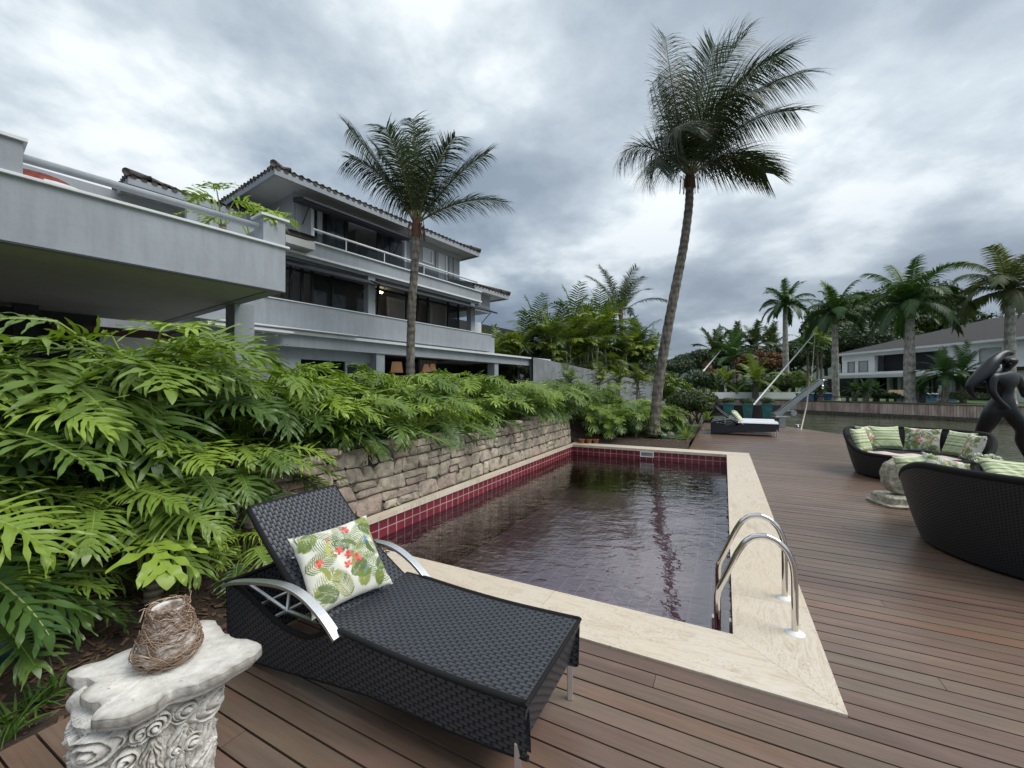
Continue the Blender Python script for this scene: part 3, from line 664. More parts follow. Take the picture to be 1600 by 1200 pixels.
# second floor wall with openings
ZT = 7.86
w0, w1 = hs(458, C_W), hs(718, C_W)
a1, b1 = hs(484, C_W), hs(633.5, C_W); wt = hz(484, 317, C_W); wb = 5.46
a2, b2 = hs(661, C_W), hs(675, C_W); a3, b3 = hs(685, C_W), hs(697, C_W)
z2t, z2b = hz(668, 388, C_W), hz(668, 411, C_W); z3t = hz(690, 393, C_W)
hb('second_floor_wall', M_walld, [(w0, a1, C_W, C_W + .2, 5.46, ZT), (a1, b1, C_W, C_W + .2, wt, ZT), (b1, a2, C_W, C_W + .2, 5.46, ZT), (a2, b2, C_W, C_W + .2, 5.46, z2b), (a2, b2, C_W, C_W + .2, z2t, ZT),
   (b2, a3, C_W, C_W + .2, 5.46, ZT), (a3, b3, C_W, C_W + .2, z3t, ZT), (b3, w1, C_W, C_W + .2, 5.46, ZT), (w1 - .2, w1, C_W + .2, 20, 5.46, ZT), (w0, w0 + .2, C_W + .2, 20, 5.46, ZT)])
for s_ in (w0 + .05, w0 + .75, b1 + .25, b2 + .18, b3 + .15, w1 - .45):
    hb('pilaster', M_walld, [(s_, s_ + .16, C_W - .05, C_W, 5.46, ZT - .12)])
hb('frieze', M_walld, [(w0 - .05, w1 + .05, C_W - .08, C_W - .051, ZT - .30, ZT - .02)])
fr = hb('large_window', M_white, [(a1, a1 + .09, C_W - .04, C_W + .1, wb, wt), (b1 - .09, b1, C_W - .04, C_W + .1, wb, wt), (a1 + .09, b1 - .09, C_W - .04, C_W + .1, wt - .12, wt)])
sp_ = [a1 + .09] + [hs(p, C_W) for p in (513, 541, 592, 612)] + [b1 - .09]
hb('sash', M_blackfr, [(s_ - .07, s_ + .07, C_W + .02, C_W + .08, wb, wt - .12) for s_ in sp_[1:-1]], fr)
hb('pane', M_glass, [(a_ + .07, b_ - .07, C_W + .04, C_W + .05, wb, wt - .12) for i, (a_, b_) in enumerate(zip(sp_[:-1], sp_[1:])) if i != 2], fr)
for a_, b_ in ((sp_[0], sp_[0] + .9), (sp_[2] - .3, sp_[2]), (sp_[3], sp_[3] + .6), (sp_[4] + .2, sp_[4] + 1.0)):
    P = [[(s_, C_W + .14 + .03 * sin(s_ * 34), z) for z in (wb, wt - .1)] for s_ in np.arange(a_, b_, .03)]
    cu = MB(); cu.grid(P); cu.build('curtain', M_curtain, fr)
hb('room_wall', M_interior, [(w0, w1, 16.5, 16.7, 5.46, ZT), (hs(560, 14), hs(560, 14) + .1, 14.2, 16.5, 5.46, ZT)])
for (a_, b_, zt_, zb_) in ((a2, b2, z2t, z2b), (a3, b3, z3t, 5.46)):
    fr = hb('window', M_white, [(a_ - .05, a_ + .05, C_W - .03, C_W + .1, zb_, zt_), (b_ - .05, b_ + .05, C_W - .03, C_W + .1, zb_, zt_), (a_ + .05, b_ - .05, C_W - .03, C_W + .1, zt_ - .08, zt_), (a_ + .05, b_ - .05, C_W - .03, C_W + .1, zb_, zb_ + .07)])
    hb('pane', M_offw, [(a_ + .05, b_ - .05, C_W + .04, C_W + .05, zb_ + .07, zt_ - .08)], fr)
awning('awning', 472, 640, 12.95, 7.55, 12.35, 7.42, .14)
# --- tiled roofs
def tiled_roof(name, s0, s1, c0, c1, z, pitch, hipL=True, hipR=True, parent=house, rise=None, tw=.22):
    root = MB(); run = (c1 - c0) / 2; zr = z + run * pitch
    def height(s_, c_):
        d = min(c_ - c0, c1 - c_)
        if hipL: d = min(d, s_ - s0)
        if hipR: d = min(d, s1 - s_)
        return z + max(0, d) * pitch
    ns = int((s1 - s0) / (tw / 6)); nc = int((c1 - c0) / .35); P = []
    for i in range(ns + 1):
        s_ = s0 + (s1 - s0) * i / ns; row = []
        for j in range(nc + 1):
            c_ = c0 + (c1 - c0) * j / nc; h0_ = height(s_, c_)
            onside = (hipL and (s_ - s0) < min(c_ - c0, c1 - c_)) or (hipR and (s1 - s_) < min(c_ - c0, c1 - c_))
            ph = c_ if onside else s_
            wave = .055 * abs(cos(ph * pi / tw)) ; row.append((s_, c_, h0_ + .10 + wave))
        P.append(row)
    b0 = len(root.F); root.grid(P)
    for k in range(b0, len(root.F)): root.R[k] = (math.sin(k * 12.9898) * 43758.5453) % 1
    o = root.build(name, M_rooft, parent, smooth=True)
    # eave skirt of rounded tile ends
    e = MB(); 
    for s_ in np.arange(s0 + tw / 2, s1, tw):
        e.tube([(s_, c0 - .03 + random.uniform(-.015, .015), z + .09), (s_, c0 + .5, z + .09 + .5 * pitch)], .070, 8, random.random())
    if hipL:
        for c_ in np.arange(c0 + tw / 2, c1, tw): e.tube([(s0 - .03 + random.uniform(-.015, .015), c_, z + .09), (s0 + .5, c_, z + .09 + .5 * pitch)], .070, 8, random.random())
        e.tube([(s0 - .05, c0 - .05, z + .16)] + [(s0 + t_, c0 + t_, z + .19 + t_ * pitch + random.uniform(-.015, .015)) for t_ in np.arange(.3, run, .3)], .10, 8, .8)
    if hipR:
        for c_ in np.arange(c0 + tw / 2, c1, tw): e.tube([(s1 + .03, c_, z + .09), (s1 - .5, c_, z + .09 + .5 * pitch)], .070, 8, random.random())
        e.tube([(s1 + .05, c0 - .05, z + .16)] + [(s1 - t_, c0 + t_, z + .19 + t_ * pitch) for t_ in np.arange(.3, run, .3)], .10, 8, .8)
    e.build('eave_tiles', M_rooft, o, smooth=True)
    hb('soffit', M_soffit, [(s0 + .06, s1 - .06, c0 + .06, c1 - .06, z - .05, z + .03)], o)
    fb = [(s0, s1, c0, c0 + .06, z - .12, z + .08), (s0, s0 + .06, c0 + .06, c1, z - .12, z + .08), (s1 - .06, s1, c0 + .06, c1, z - .12, z + .08)]
    hb('fascia_board', M_wall, fb, o); return o
tiled_roof('roof', hs(427, 12.3), hs(749, 12.3), 12.3, 20.5, 7.84, .30)
hb('lower_wing_wall', M_walld, [(-2.5, hs(400, 15.2), 15.6, 15.8, 2.9, 7.1)])
tiled_roof('lower_roof', hs(197, 14.5), hs(352, 14.5) + 1.0, 14.5, 21, 7.12, .30, hipR=False)
tiled_roof('end_roof', hs(742, 11.5), hs(795, 11.5), 11.5, 15, hz(795, 464, 11.5), .28, hipL=False)
hb('end_wall', M_wall, [(hs(742, 11.9) , hs(768, 11.9), 12.0, 14.6, 5.1, 6.0)])
# lip of tiles over the terrace end
e = MB()
for i, px in enumerate(np.arange(452, 492, 3.2)): 
    s_ = hs(px, 11.0); e.tube([(s_, 11.0, 5.72), (s_, 11.6, 5.92)], .075, 8, random.random())
lt = e.build('tile_lip', M_rooft, house, smooth=True)
hb('lip_soffit', M_soffit, [(hs(446, 11.0), hs(492, 11.0), 11.02, 11.5, 5.42, 5.62)], lt)
# lamps inside
for (px, py, c_) in ((666, 575, 13.0), (732, 549, 12.6), (676, 574, 14.0)):
    lp = empty('pendant_lamp', hw(hs(px, c_), c_, hz(px, py, c_)), label={666: 'woven pendant lamp glowing behind the slim palm trunk, nearer one of the pair', 732: 'small lamp glowing at the right end of the dark ground floor room', 676: 'woven pendant lamp just right of and behind its twin near the slim palm trunk'}[px], cat='lamp')
    mb = MB(); mb.lathe([(.09, .16), (.18, -.16)], 20); mb.build('shade', M_shade, lp, smooth=True); mb = MB(); mb.tube([(0, 0, .2), (0, 0, 2.86 - hz(px, py, c_))], .008, 5); mb.build('cord', M_blackfr, lp)
lp = empty('table_lamp', hw(hs(620, 14.2), 14.2, .76), label='table lamp with orange drum shade left of the slim palm trunk', cat='lamp')
mb = MB(); mb.lathe([(.2, 1.95), (.26, 1.5)], 20); mb.build('shade', M_shade, lp, smooth=True); mb = MB(); mb.lathe([(.1, .8), (.12, .9), (.03, 1.1), (.02, 1.5)], 12); mb.box(-.5, .5, -.25, .25, .7, .8); mb.box(-.45, .45, -.2, .2, 0, .7); mb.build('stand', M_dark, lp)
lp = empty('wall_bulb', hw(hs(595, 12.6), 12.6, hz(595, 456, 12.6)), label='small bare bulb lit on the first floor veranda', cat='lamp')
mb = MB(); mb.lathe([(0, -.07), (.05, -.05), (.07, 0), (.05, .05), (.02, .07)], 12); mb.build('bulb', M_bulb, lp, smooth=True); mb = MB(); mb.tube([(0, 0, .07), (0, 0, .3)], .02, 6); mb.build('socket', M_dark, lp)
# boundary wall sloping down to the right of the house
mb = MB(); c_ = 11.0; sa, sb = hs(857, c_), hs(1012, c_)
V = []
for s_, zt in ((sa - 1.5, 3.12), (sa, 3.06), (sb, hz(1012, 597, c_)), (sb + 6, 1.2)): V += [(s_, c_, 0), (s_, c_ + .2, 0), (s_, c_ + .2, zt), (s_, c_, zt)]
F = []
for i in range(3):
    b = i * 4
    for j in range(4): k = (j + 1) % 4; F.append((b + j, b + 4 + j, b + 4 + k, b + k))
mb.raw(V, F)
bw = mb.build('boundary_wall', M_oldwall); bw.rotation_euler = (0, 0, HROT); tag(bw, 'plain grey garden wall with sloping top running from the house to the leaning palm', 'wall')
# neighbour building glimpsed through the hedge
nbh = empty('neighbour_house', hw(30, 17), HROT, label='pale neighbouring house glimpsed through the tall hedge of palms', cat='house')
mb = MB(); mb.box(0, 7, 0, 8, 0, 5.2); mb.build('wall', M_whitewall, nbh); mb = MB(); mb.box(-.4, 7.4, -.4, 8.4, 5.2, 5.5); mb.build('roof', M_soffit, nbh)
for x in (1.2, 4.2):
    mb = MB(); mb.box(x, x + 1.4, -.03, .0, 3.1, 4.4); wn = mb.build('window', M_dullsteel, nbh); mb = MB(); mb.box(x + .08, x + 1.32, -.04, -.03, 3.18, 4.32); mb.build('pane', M_glass, wn)
# ================================================================== PLANTS
def frame_to(pos, az, pitch, roll=0):
    """matrix: local +X -> heading, +Z -> up-ish"""
    return Matrix.Translation(Vector(pos)) @ Matrix.Rotation(az, 4, 'Z') @ Matrix.Rotation(-pitch, 4, 'Y') @ Matrix.Rotation(roll, 4, 'X')
def philo_leaf(mb, M, L, nl=9, droop=.9, rg=RNG, r=.4, nseg=10, wid=.52):
    R = np.array(M.to_3x3()); t0 = np.array(M.translation)
    K = 12; ang = -droop * (np.linspace(0, 1, K + 1) ** 1.4); ds = L / K
    mx = np.concatenate([[0], np.cumsum(np.cos(ang[:-1]) * ds)]); mz = np.concatenate([[0], np.cumsum(np.sin(ang[:-1]) * ds)])
    def mid(t):
        q = t * K; i = min(K - 1, int(q)); f_ = q - i
        return np.array([mx[i] + (mx[i + 1] - mx[i]) * f_, 0, mz[i] + (mz[i + 1] - mz[i]) * f_]), ang[i]
    def put(P, rr): mb.grid(P @ R.T + t0, rr)
    fold = rg.uniform(.10, .34)
    for side in (1, -1):
        for i in range(nl):
            t = .02 + .93 * (i + rg.uniform(-.12, .12) + .35) / nl; p, a = mid(max(0, t))
            T = np.array([cos(a), 0, sin(a)]); Nn = np.array([-sin(a), 0, cos(a)]); B = np.array([0, side, 0.])
            phi = radians(108 - 72 * t ** .9) + rg.uniform(-.12, .12)
            prof = (.60 + .55 * sin(min(1, t * 1.6 + .18) * pi * .62)) * (1 - .55 * max(0, t - .5) / .5)
            ll = L * wid * prof * rg.uniform(.85, 1.12)
            w0 = L / nl * .5 * (.62 if t < .8 else .60) * rg.uniform(.85, 1.15); dr = rg.uniform(.0, .62); cv_ = rg.uniform(.15, .9); ph = rg.uniform(0, 6.28); tw = rg.uniform(-.4, .4)
            rows = []; pos = p.copy(); q_prev = 0
            for k in range(nseg + 1):
                q = k / nseg; phk = phi - cv_ * q; dz = fold - dr * q * 1.5
                D = cos(phk) * T + sin(phk) * B; D = D * cos(dz) + Nn * sin(dz)
                Wd = -sin(phk) * T + cos(phk) * B; 
                Wd = Wd * cos(tw * q) + Nn * sin(tw * q)
                if k: pos = pos + D * (ll / nseg)
                wv = w0 * (1.20 - .25 * sin(min(1, q * 1.6) * pi) ** 2) * max(.03, (1 - q ** 2.0)) ** .75 * (1 + .24 * sin(q * 15 + ph))
                up = np.cross(D, Wd) * (1 if side > 0 else 1); up = up / np.linalg.norm(up)
                if up @ Nn < 0: up = -up
                z1 = .34 * w0 * sin(q * 12 + ph) * min(1, 4 * q); z2 = .34 * w0 * sin(q * 13 + ph + 2) * min(1, 4 * q)
                base = pos.copy()
                rows.append([base + Wd * wv + up * (z1 + .18 * wv), base, base - Wd * wv + up * (z2 + .18 * wv)])
            put(np.array(rows), float(np.clip(r + rg.uniform(-.06, .06), 0, .88)))
    # continuous web of blade along the midrib
    for side in (1, -1):
        rows = []; ph = rg.uniform(0, 6)
        for k in range(2 * nl + 1):
            t = .03 + .94 * k / (2 * nl); p, a = mid(t); wv = L * .085 * (1 - .55 * t) * (1 + .18 * (k % 2)); Nn = np.array([-sin(a), 0, cos(a)])
            rows.append([p + Nn * .001, p + np.array([0, side * wv * .5, 0]) + Nn * wv * .5 * sin(fold), p + np.array([0, side * wv, 0]) + Nn * (wv * sin(fold) + .004 * sin(k * 1.9 + ph))])
        put(np.array(rows), float(np.clip(r + rg.uniform(-.04, .04), 0, .88)))
    # tip lobe
    p, a = mid(.93); rows = []; pos = p.copy(); ll = L * .2
    for k in range(nseg + 1):
        q = k / nseg; aa = a - .5 * q; D = np.array([cos(aa), 0, sin(aa)])
        if k: pos = pos + D * ll / nseg
        wv = L / nl * .6 * max(.03, (1 - q ** 2)) ** .8
        rows.append([pos + [0, wv, .1 * wv], pos, pos + [0, -wv, .1 * wv]])
    put(np.array(rows), r)
    # midrib
    rows = []
    for k in range(K + 1):
        wv = .009 * L * (1.25 - k / K); rows.append([[mx[k], wv, mz[k] + .002], [mx[k], 0, mz[k] + wv * 1.3 + .003], [mx[k], -wv, mz[k] + .002]])
    put(np.array(rows), .97)
def philo_plant(name_leaves, nleaf, stem_h, rg, Lr=(.55, .85), pet=(.45, .85), spread=1.0, nseg=10, nl=12, upright=0):
    lv = MB(); pt = MB()
    az = rg.uniform(0, 6.28)
    for k in range(nleaf):
        q = k / max(1, nleaf - 1)         # 0 inner/young .. 1 outer/old
        az += 2.399 + rg.uniform(-.3, .3)
        el = radians(80 - 62 * spread * q + rg.uniform(-8, 8) + upright * 12)
        pl = rg.uniform(*pet) * (.75 + .45 * sin(q * pi)); L = rg.uniform(*Lr) * (.8 + .2 * q if q > .2 else .75)
        b = np.array([.04 * cos(az), .04 * sin(az), stem_h]); D = np.array([cos(az) * cos(el), sin(az) * cos(el), sin(el)])
        pts = [b + D * pl * x + np.array([0, 0, .10 * pl * sin(x * pi) - .10 * pl * x * x * (1 - el / 1.6)]) for x in np.linspace(0, 1, 6)]
        pt.tube(pts, np.linspace(.014, .008, 6), 5, .93, cap=False)
        tp = pts[-1]; pitch = el * .42 - .48 + rg.uniform(-.15, .2)
        r = .88 - .62 * q + rg.uniform(-.25, .25); r = float(np.clip(r * rg.uniform(.6, 1.05), .02, .88))
        philo_leaf(lv, frame_to(tp, az + rg.uniform(-.25, .25), pitch, rg.uniform(-.35, .35)), L, nl=nl + int(rg.integers(-1, 2)), droop=rg.uniform(.25, 1.1), rg=rg, r=r, nseg=nseg)
    st = MB()
    if stem_h > .05:
        pts = [(.05 * sin(3 * x), .03 * sin(2 * x + 1), x * stem_h) for x in np.linspace(0, 1, 14)]
        st.tube(pts, [.055 + .008 * sin(i * 2.6) for i in range(14)], 10)
    return lv, pt, st
PH_LAB = 'split leaf philodendron with deeply cut glossy green leaves in the planting bed'
PH_GRP = 'philodendrons filling the planting bed'
protos = []
for k, (nf, sh, Lr, pt_, sp) in enumerate(((25, .42, (.68, .98), (.5, .88), 1.0), (23, .30, (.58, .88), (.45, .78), 1.05), (27, .52, (.66, .94), (.5, .85), .95), (18, .25, (.48, .74), (.35, .6), 1.1), (25, .44, (.6, .9), (.45, .82), 1.0))):
    rg = np.random.default_rng(100 + k); lv, pt, st = philo_plant('l', nf, sh, rg, Lr, pt_, sp)
    o = empty('philodendron', (0, 0, -50), label=PH_LAB, cat='plant', group=PH_GRP)
    lv.build('foliage', M_philo, o, smooth=True); pt.build('leaf_stalks', M_philo, o, smooth=True); st.build('stem', M_scale, o, smooth=True)
    protos.append([o, [c for c in COL.objects if c.parent == o], False])
def place_philo(u, v, rz, sc=1.0, k=0, z=None, xy=None):
    o, ch, used = protos[k]
    if not used: protos[k][2] = True; r = o
    else:
        r = o.copy(); COL.objects.link(r)
        for c in ch: d = c.copy(); COL.objects.link(d); d.parent = r
    q = pw(u, v) if xy is None else np.array([xy[0], xy[1], 0]); 
    if xy is not None: u, v = uvof(*xy)
    r.location = (q[0], q[1], (hgt(u, v) if z is None else z) - .02); r.rotation_euler = (random.uniform(-.06, .06), random.uniform(-.06, .06), rz); r.scale = (sc, sc, sc)
    return r
rp = random.Random(5)
# left bed, beside the camera
for u, v, sc, k in ((-2.2, 5.3, 1.12, 0), (-2.9, 5.0, 1.0, 1), (-2.75, 4.0, .74, 0), (-2.25, 3.75, .6, 3), (-1.75, 4.15, .74, 1), (-1.3, 4.3, .7, 2), (-.85, 4.1, .68, 4), (-1.0, 3.6, .5, 3), (-2.3, 4.5, .85, 4), (-1.4, 5.5, 1.0, 2), (-1.2, 4.95, 1.0, 0), (-.2, 4.75, .95, 2), (-3.2, 4.6, 1.0, 4), (-2.8, 5.9, 1.0, 0), (-1.6, 6.0, .95, 2), (-.5, 5.9, .9, 1), (-3.7, 5.6, 1.1, 1), (-.3, 4.45, .7, 3)):
    place_philo(u, v, rp.uniform(0, 6.28), sc, k)
# behind the stone wall
u = .35
while u < 8.9:
    place_philo(u + rp.uniform(-.12, .12), 4.48 + rp.uniform(-.08, .15), rp.uniform(0, 6.28), rp.uniform(.66, .88), rp.choice([0, 1, 3, 4])); u += .62
u = .2
while u < 9.6:
    place_philo(u + rp.uniform(-.2, .2), 5.45 + rp.uniform(-.25, .3), rp.uniform(0, 6.28), rp.uniform(.78, 1.0), rp.choice([0, 1, 2, 4])); u += .72
# bed at the far end of the pool
for u, v, sc in ((9.35, 3.9, .75), (9.3, 3.1, .62), (9.7, 2.45, .68), (10.4, 3.4, .9), (10.5, 2.6, .85), (10.9, 1.9, .72), (11.2, 4.2, 1.0), (11.6, 3.0, .95), (12.3, 2.2, .8), (9.6, 4.7, .9), (12.6, 3.8, 1.0), (13.5, 2.9, .9)):
    place_philo(u, v, rp.uniform(0, 6.28), sc, rp.choice([0, 1, 2, 3, 4]))
place_philo(0, 0, 2.2, .95, 2, z=.95, xy=(-3.35, 3.75))
# a young leaf shoot right behind the carved capital
rg = np.random.default_rng(311); lv, pt, st = philo_plant('l', 4, .35, rg, (.40, .52), (.22, .35), .55, nl=5, upright=1)
yo = empty('philodendron', tuple(gp(232, 962, .0)), 1.0, label='small upright philodendron with few light green leaves rising just behind the twig vase', cat='plant')
lv.R = [.8 if x < .9 else x for x in lv.R]; lv.build('foliage', M_philo, yo, smooth=True); pt.build('leaf_stalks', M_philo, yo, smooth=True); st.build('stem', M_scale, yo, smooth=True); yo.location.z = .0
# ---------------- feather palms
def frond(mb, base, D0, L, bend, nlf=60, ll=.8, w=.022, rg=RNG, r=.4, leaf_droop=.5, spread=1.0, rib=.02, wind=(0, 0, 0), seg=3, start=.12, vee=.25):
    D0 = np.asarray(D0, float); D0 = D0 / np.linalg.norm(D0); n_ = 16; p = np.array(base, float); pts = [p]; Ds = []
    D = D0.copy(); G = np.array([0, 0, -1.]) + np.asarray(wind)
    for i in range(n_):
        D = D + G * bend / n_ * (.35 + 1.3 * i / n_); D = D / np.linalg.norm(D); Ds.append(D.copy()); p = p + D * L / n_; pts.append(p)
    Ds.append(Ds[-1]); pts = np.array(pts); Ds = np.array(Ds)
    mb.tube(pts, np.linspace(rib, rib * .2, n_ + 1), 5, .97, cap=False)
    side0 = np.cross(D0, [0, 0, 1.]); 
    if np.linalg.norm(side0) < .2: side0 = np.array([1., 0, 0])
    side0 /= np.linalg.norm(side0); tws = rg.uniform(-.5, .5)
    V = []; F = []; R_ = []
    for sd_ in (1, -1):
        for i in range(nlf):
            t = start + (1 - start) * (i + rg.uniform(-.3, .3)) / nlf; t = min(.999, max(0, t)); q = t * n_; k = int(q); f_ = q - k
            P = pts[k] * (1 - f_) + pts[k + 1] * f_; T = Ds[k]
            Sd = side0 - T * (side0 @ T); Sd /= np.linalg.norm(Sd) + 1e-9; Nn = np.cross(Sd, T)
            if Nn[2] < 0: Nn = -Nn
            sA = cos(tws * t) * Sd + sin(tws * t) * Nn
            prof = (min(1, .55 + 2.2 * (t - start)) * (1 - .40 * max(0, t - .5) / .5)); l_ = ll * prof * rg.uniform(.85, 1.1)
            fw = .45 + .75 * t + rg.uniform(-.08, .08)
            d = sA * sd_ * spread + T * fw + Nn * vee; d /= np.linalg.norm(d); wd = T - d * (T @ d); wd /= np.linalg.norm(wd) + 1e-9
            wl = w * rg.uniform(.8, 1.2) * (.75 + .25 * prof); b = len(V); pp = P.copy(); ld = leaf_droop * rg.uniform(.6, 1.4)
            for s_ in range(seg + 1):
                x = s_ / seg; ww = wl * (.55 + .9 * x if x < .4 else .9 * (1 - x) / .6 + .03) 
                V += [pp + wd * ww, pp - wd * ww]
                d = d + G * ld / seg; d /= np.linalg.norm(d); pp = pp + d * l_ / seg
            for s_ in range(seg): F.append((b + 2 * s_, b + 2 * s_ + 1, b + 2 * s_ + 3, b + 2 * s_ + 2)); R_.append(float(np.clip(r + rg.uniform(-.12, .12), 0, .88)))
    mb.raw(V, F, R_)
def coconut(base, pts, r0, r1, fr, label, group=None, Lf=1.0, seed=1, wind=(.1, 0, 0), nlf=70, ll=.95, w=.026, ldr=(.35, .9)):
    o = empty('coconut_palm', base, label=label, cat='palm tree', group=group); rg = np.random.default_rng(seed)
    base = np.array(base); P = np.array(pts) - base
    # resample trunk
    tt = np.linspace(0, 1, len(P)); T = np.linspace(0, 1, 60); Q = np.array([np.interp(T, tt, P[:, i]) for i in range(3)]).T
    for _ in range(6): Q[1:-1] = (Q[:-2] + Q[1:-1] * 2 + Q[2:]) / 4
    rad = [r0 + (r1 - r0) * t + .3 * r0 * max(0, 1 - t * 9) + .012 * (i % 2) for i, t in enumerate(T)]
    mb = MB(); mb.tube(Q, rad, 14); mb.build('trunk', M_coctrunk, o, smooth=True)
    top = Q[-1]; mb = MB(); mb.tube([top + (0, 0, -.25), top, top + (0, 0, .22), top + (0, 0, .5)], [r1 * .95, r1 * 1.5, r1 * 1.25, r1 * .5], 12)
    for k in range(16):
        a = rg.uniform(0, 6.28); mb.tube([top + (r1 * cos(a), r1 * sin(a), rg.uniform(-.1, .2)), top + (r1 * 2.2 * cos(a), r1 * 2.2 * sin(a), rg.uniform(.1, .3)), top + (r1 * 2.6 * cos(a), r1 * 2.6 * sin(a), rg.uniform(-.3, .1))], .012, 4)
    mb.build('fibre_sheath', M_fibre, o, smooth=True)
    mb = MB()
    for (az, el, L, bend, r) in fr:
        a = radians(az); e = radians(el); D = (cos(a) * cos(e), sin(a) * cos(e), sin(e))
        frond(mb, top + np.array([cos(a), sin(a), 0]) * r1 * .6 + (0, 0, .25), D, L * Lf, bend, nlf, ll, w, rg, r, rg.uniform(*ldr), wind=wind, rib=.032)
    mb.build('crown', M_coco, o); return o
# tall leaning palm
Yp = 12.0
tr = [dp(1021, 678, Yp), dp(1023, 652, Yp), dp(1030, 590, Yp), dp(1044, 510, Yp), dp(1058, 440, Yp), dp(1070, 380, Yp), dp(1078, 320, Yp), dp(1079, 285, Yp)]
frs = [(178, 80, 4.4, .15, .35), (160, 72, 3.4, .6, .25), (185, 64, 3.0, 1.2, .3), (172, 50, 2.4, 2.0, .15), (200, 34, 1.9, 2.1, .2), (12, 80, 5.0, .62, .5), (4, 73, 4.9, .8, .45), (-8, 65, 4.6, .95, .4), (6, 53, 4.2, .8, .25),
       (15, 42, 2.9, 1.5, .2), (-20, 40, 2.3, 2.1, .15), (90, 80, 3.8, .4, .3), (-90, 82, 3.6, .5, .8), (-100, 70, 2.8, 1.9, .45), (60, 68, 3.3, 1.2, .2), (-50, 70, 3.8, 1.0, .35), (215, 46, 2.3, 2.2, .15)]
coconut(tuple(tr[0]), tr, .150, .105, frs, 'tall coconut palm with curved leaning trunk behind the far end of the pool', seed=3, wind=(.55, 0, 0), ll=1.45, nlf=115, w=.0135, Lf=.95, ldr=(.5, 1.6))
Yq = 11.3
tr = [dp(642, 640, Yq), dp(641, 560, Yq), dp(643, 480, Yq), dp(648, 410, Yq), dp(650, 360, Yq)]
frs = [(176, 60, 3.6, .42, .35), (165, 70, 2.7, .9, .25), (140, 76, 3.0, .4, .35), (90, 84, 3.1, .2, .5), (40, 73, 3.0, .5, .35), (8, 56, 3.1, .55, .3), (0, 32, 2.7, .85, .4), (-90, 82, 2.8, .6, .75), (-120, 72, 2.5, 1.2, .5), (200, 60, 2.5, 1.3, .25), (-40, 66, 2.6, 1.1, .3)]
coconut(tuple(tr[0]), tr, .115, .095, frs, 'slim coconut palm with straight speckled trunk in front of the villa balcony', seed=8, wind=(.05, 0, 0), ll=.95, nlf=105, w=.0145, Lf=.92, ldr=(.7, 1.5))
# small epiphytes on the slim trunk are part of it
# ---------------- royal palms on the far bank
def royal(px, Y, topy, label, tw_, Lf, mat_=None, seed=1, n_=19, z0=.42):
    b = dp(px, 600, Y); b[2] = z0; H = EYE + (HY - topy) / FP * Y - z0; rg = np.random.default_rng(seed)
    o = empty('royal_palm', tuple(b), label=label, cat='palm tree', group='royal palms on the far bank')
    H1 = H - Lf * .42; mb = MB(); T = np.linspace(0, 1, 24); mb.tube([(.05 * sin(3 * t + seed), 0, t * (H1 - 1.2)) for t in T], [tw_ * (1.15 - .25 * t + .18 * math.exp(-((t - .45) / .3) ** 2) + .4 * math.exp(-t * 25)) for t in T], 14); mb.build('trunk', M_royaltrunk, o, smooth=True)
    mb = MB(); mb.tube([(0, 0, H1 - 1.25), (0, 0, H1 - 1.0), (0, 0, H1 - .3), (0, 0, H1 + .1)], [tw_ * .9, tw_ * 1.0, tw_ * .7, tw_ * .3], 12); mb.build('crownshaft', M_shaft, o, smooth=True)
    mb = MB(); az = rg.uniform(0, 6)
    for k in range(n_):
        q = k / (n_ - 1); az += 2.4; el = radians(80 - 82 * q)
        frond(mb, (0, 0, H1 - .15), (cos(az) * cos(el), sin(az) * cos(el), sin(el)), Lf * rg.uniform(.85, 1.05), 1.5 + .9 * q, 64, Lf * .25, .05, rg, .75 - .6 * q + rg.uniform(-.1, .1), .9, rib=.05, start=.08, vee=.5 * rg.uniform(-.3, 1.2))
    mb.build('crown', mat_ or M_royal, o); return o
royal(1228, 52, 456, 'tallest slim royal palm with pale straight trunk on the far bank left of the davit', .28, 3.7, seed=2)
royal(1306, 38, 462, 'royal palm with mottled trunk just right of the steel davit arm', .23, 3.5, seed=3)
royal(1422, 33, 440, 'thick trunked royal palm standing mid lawn before the white house across the canal', .30, 4.2, seed=4, n_=22)
royal(1578, 30, 413, 'royal palm with pale yellowish fronds behind the bronze figure', .27, 4.2, M_dryroyal, seed=5, n_=20)
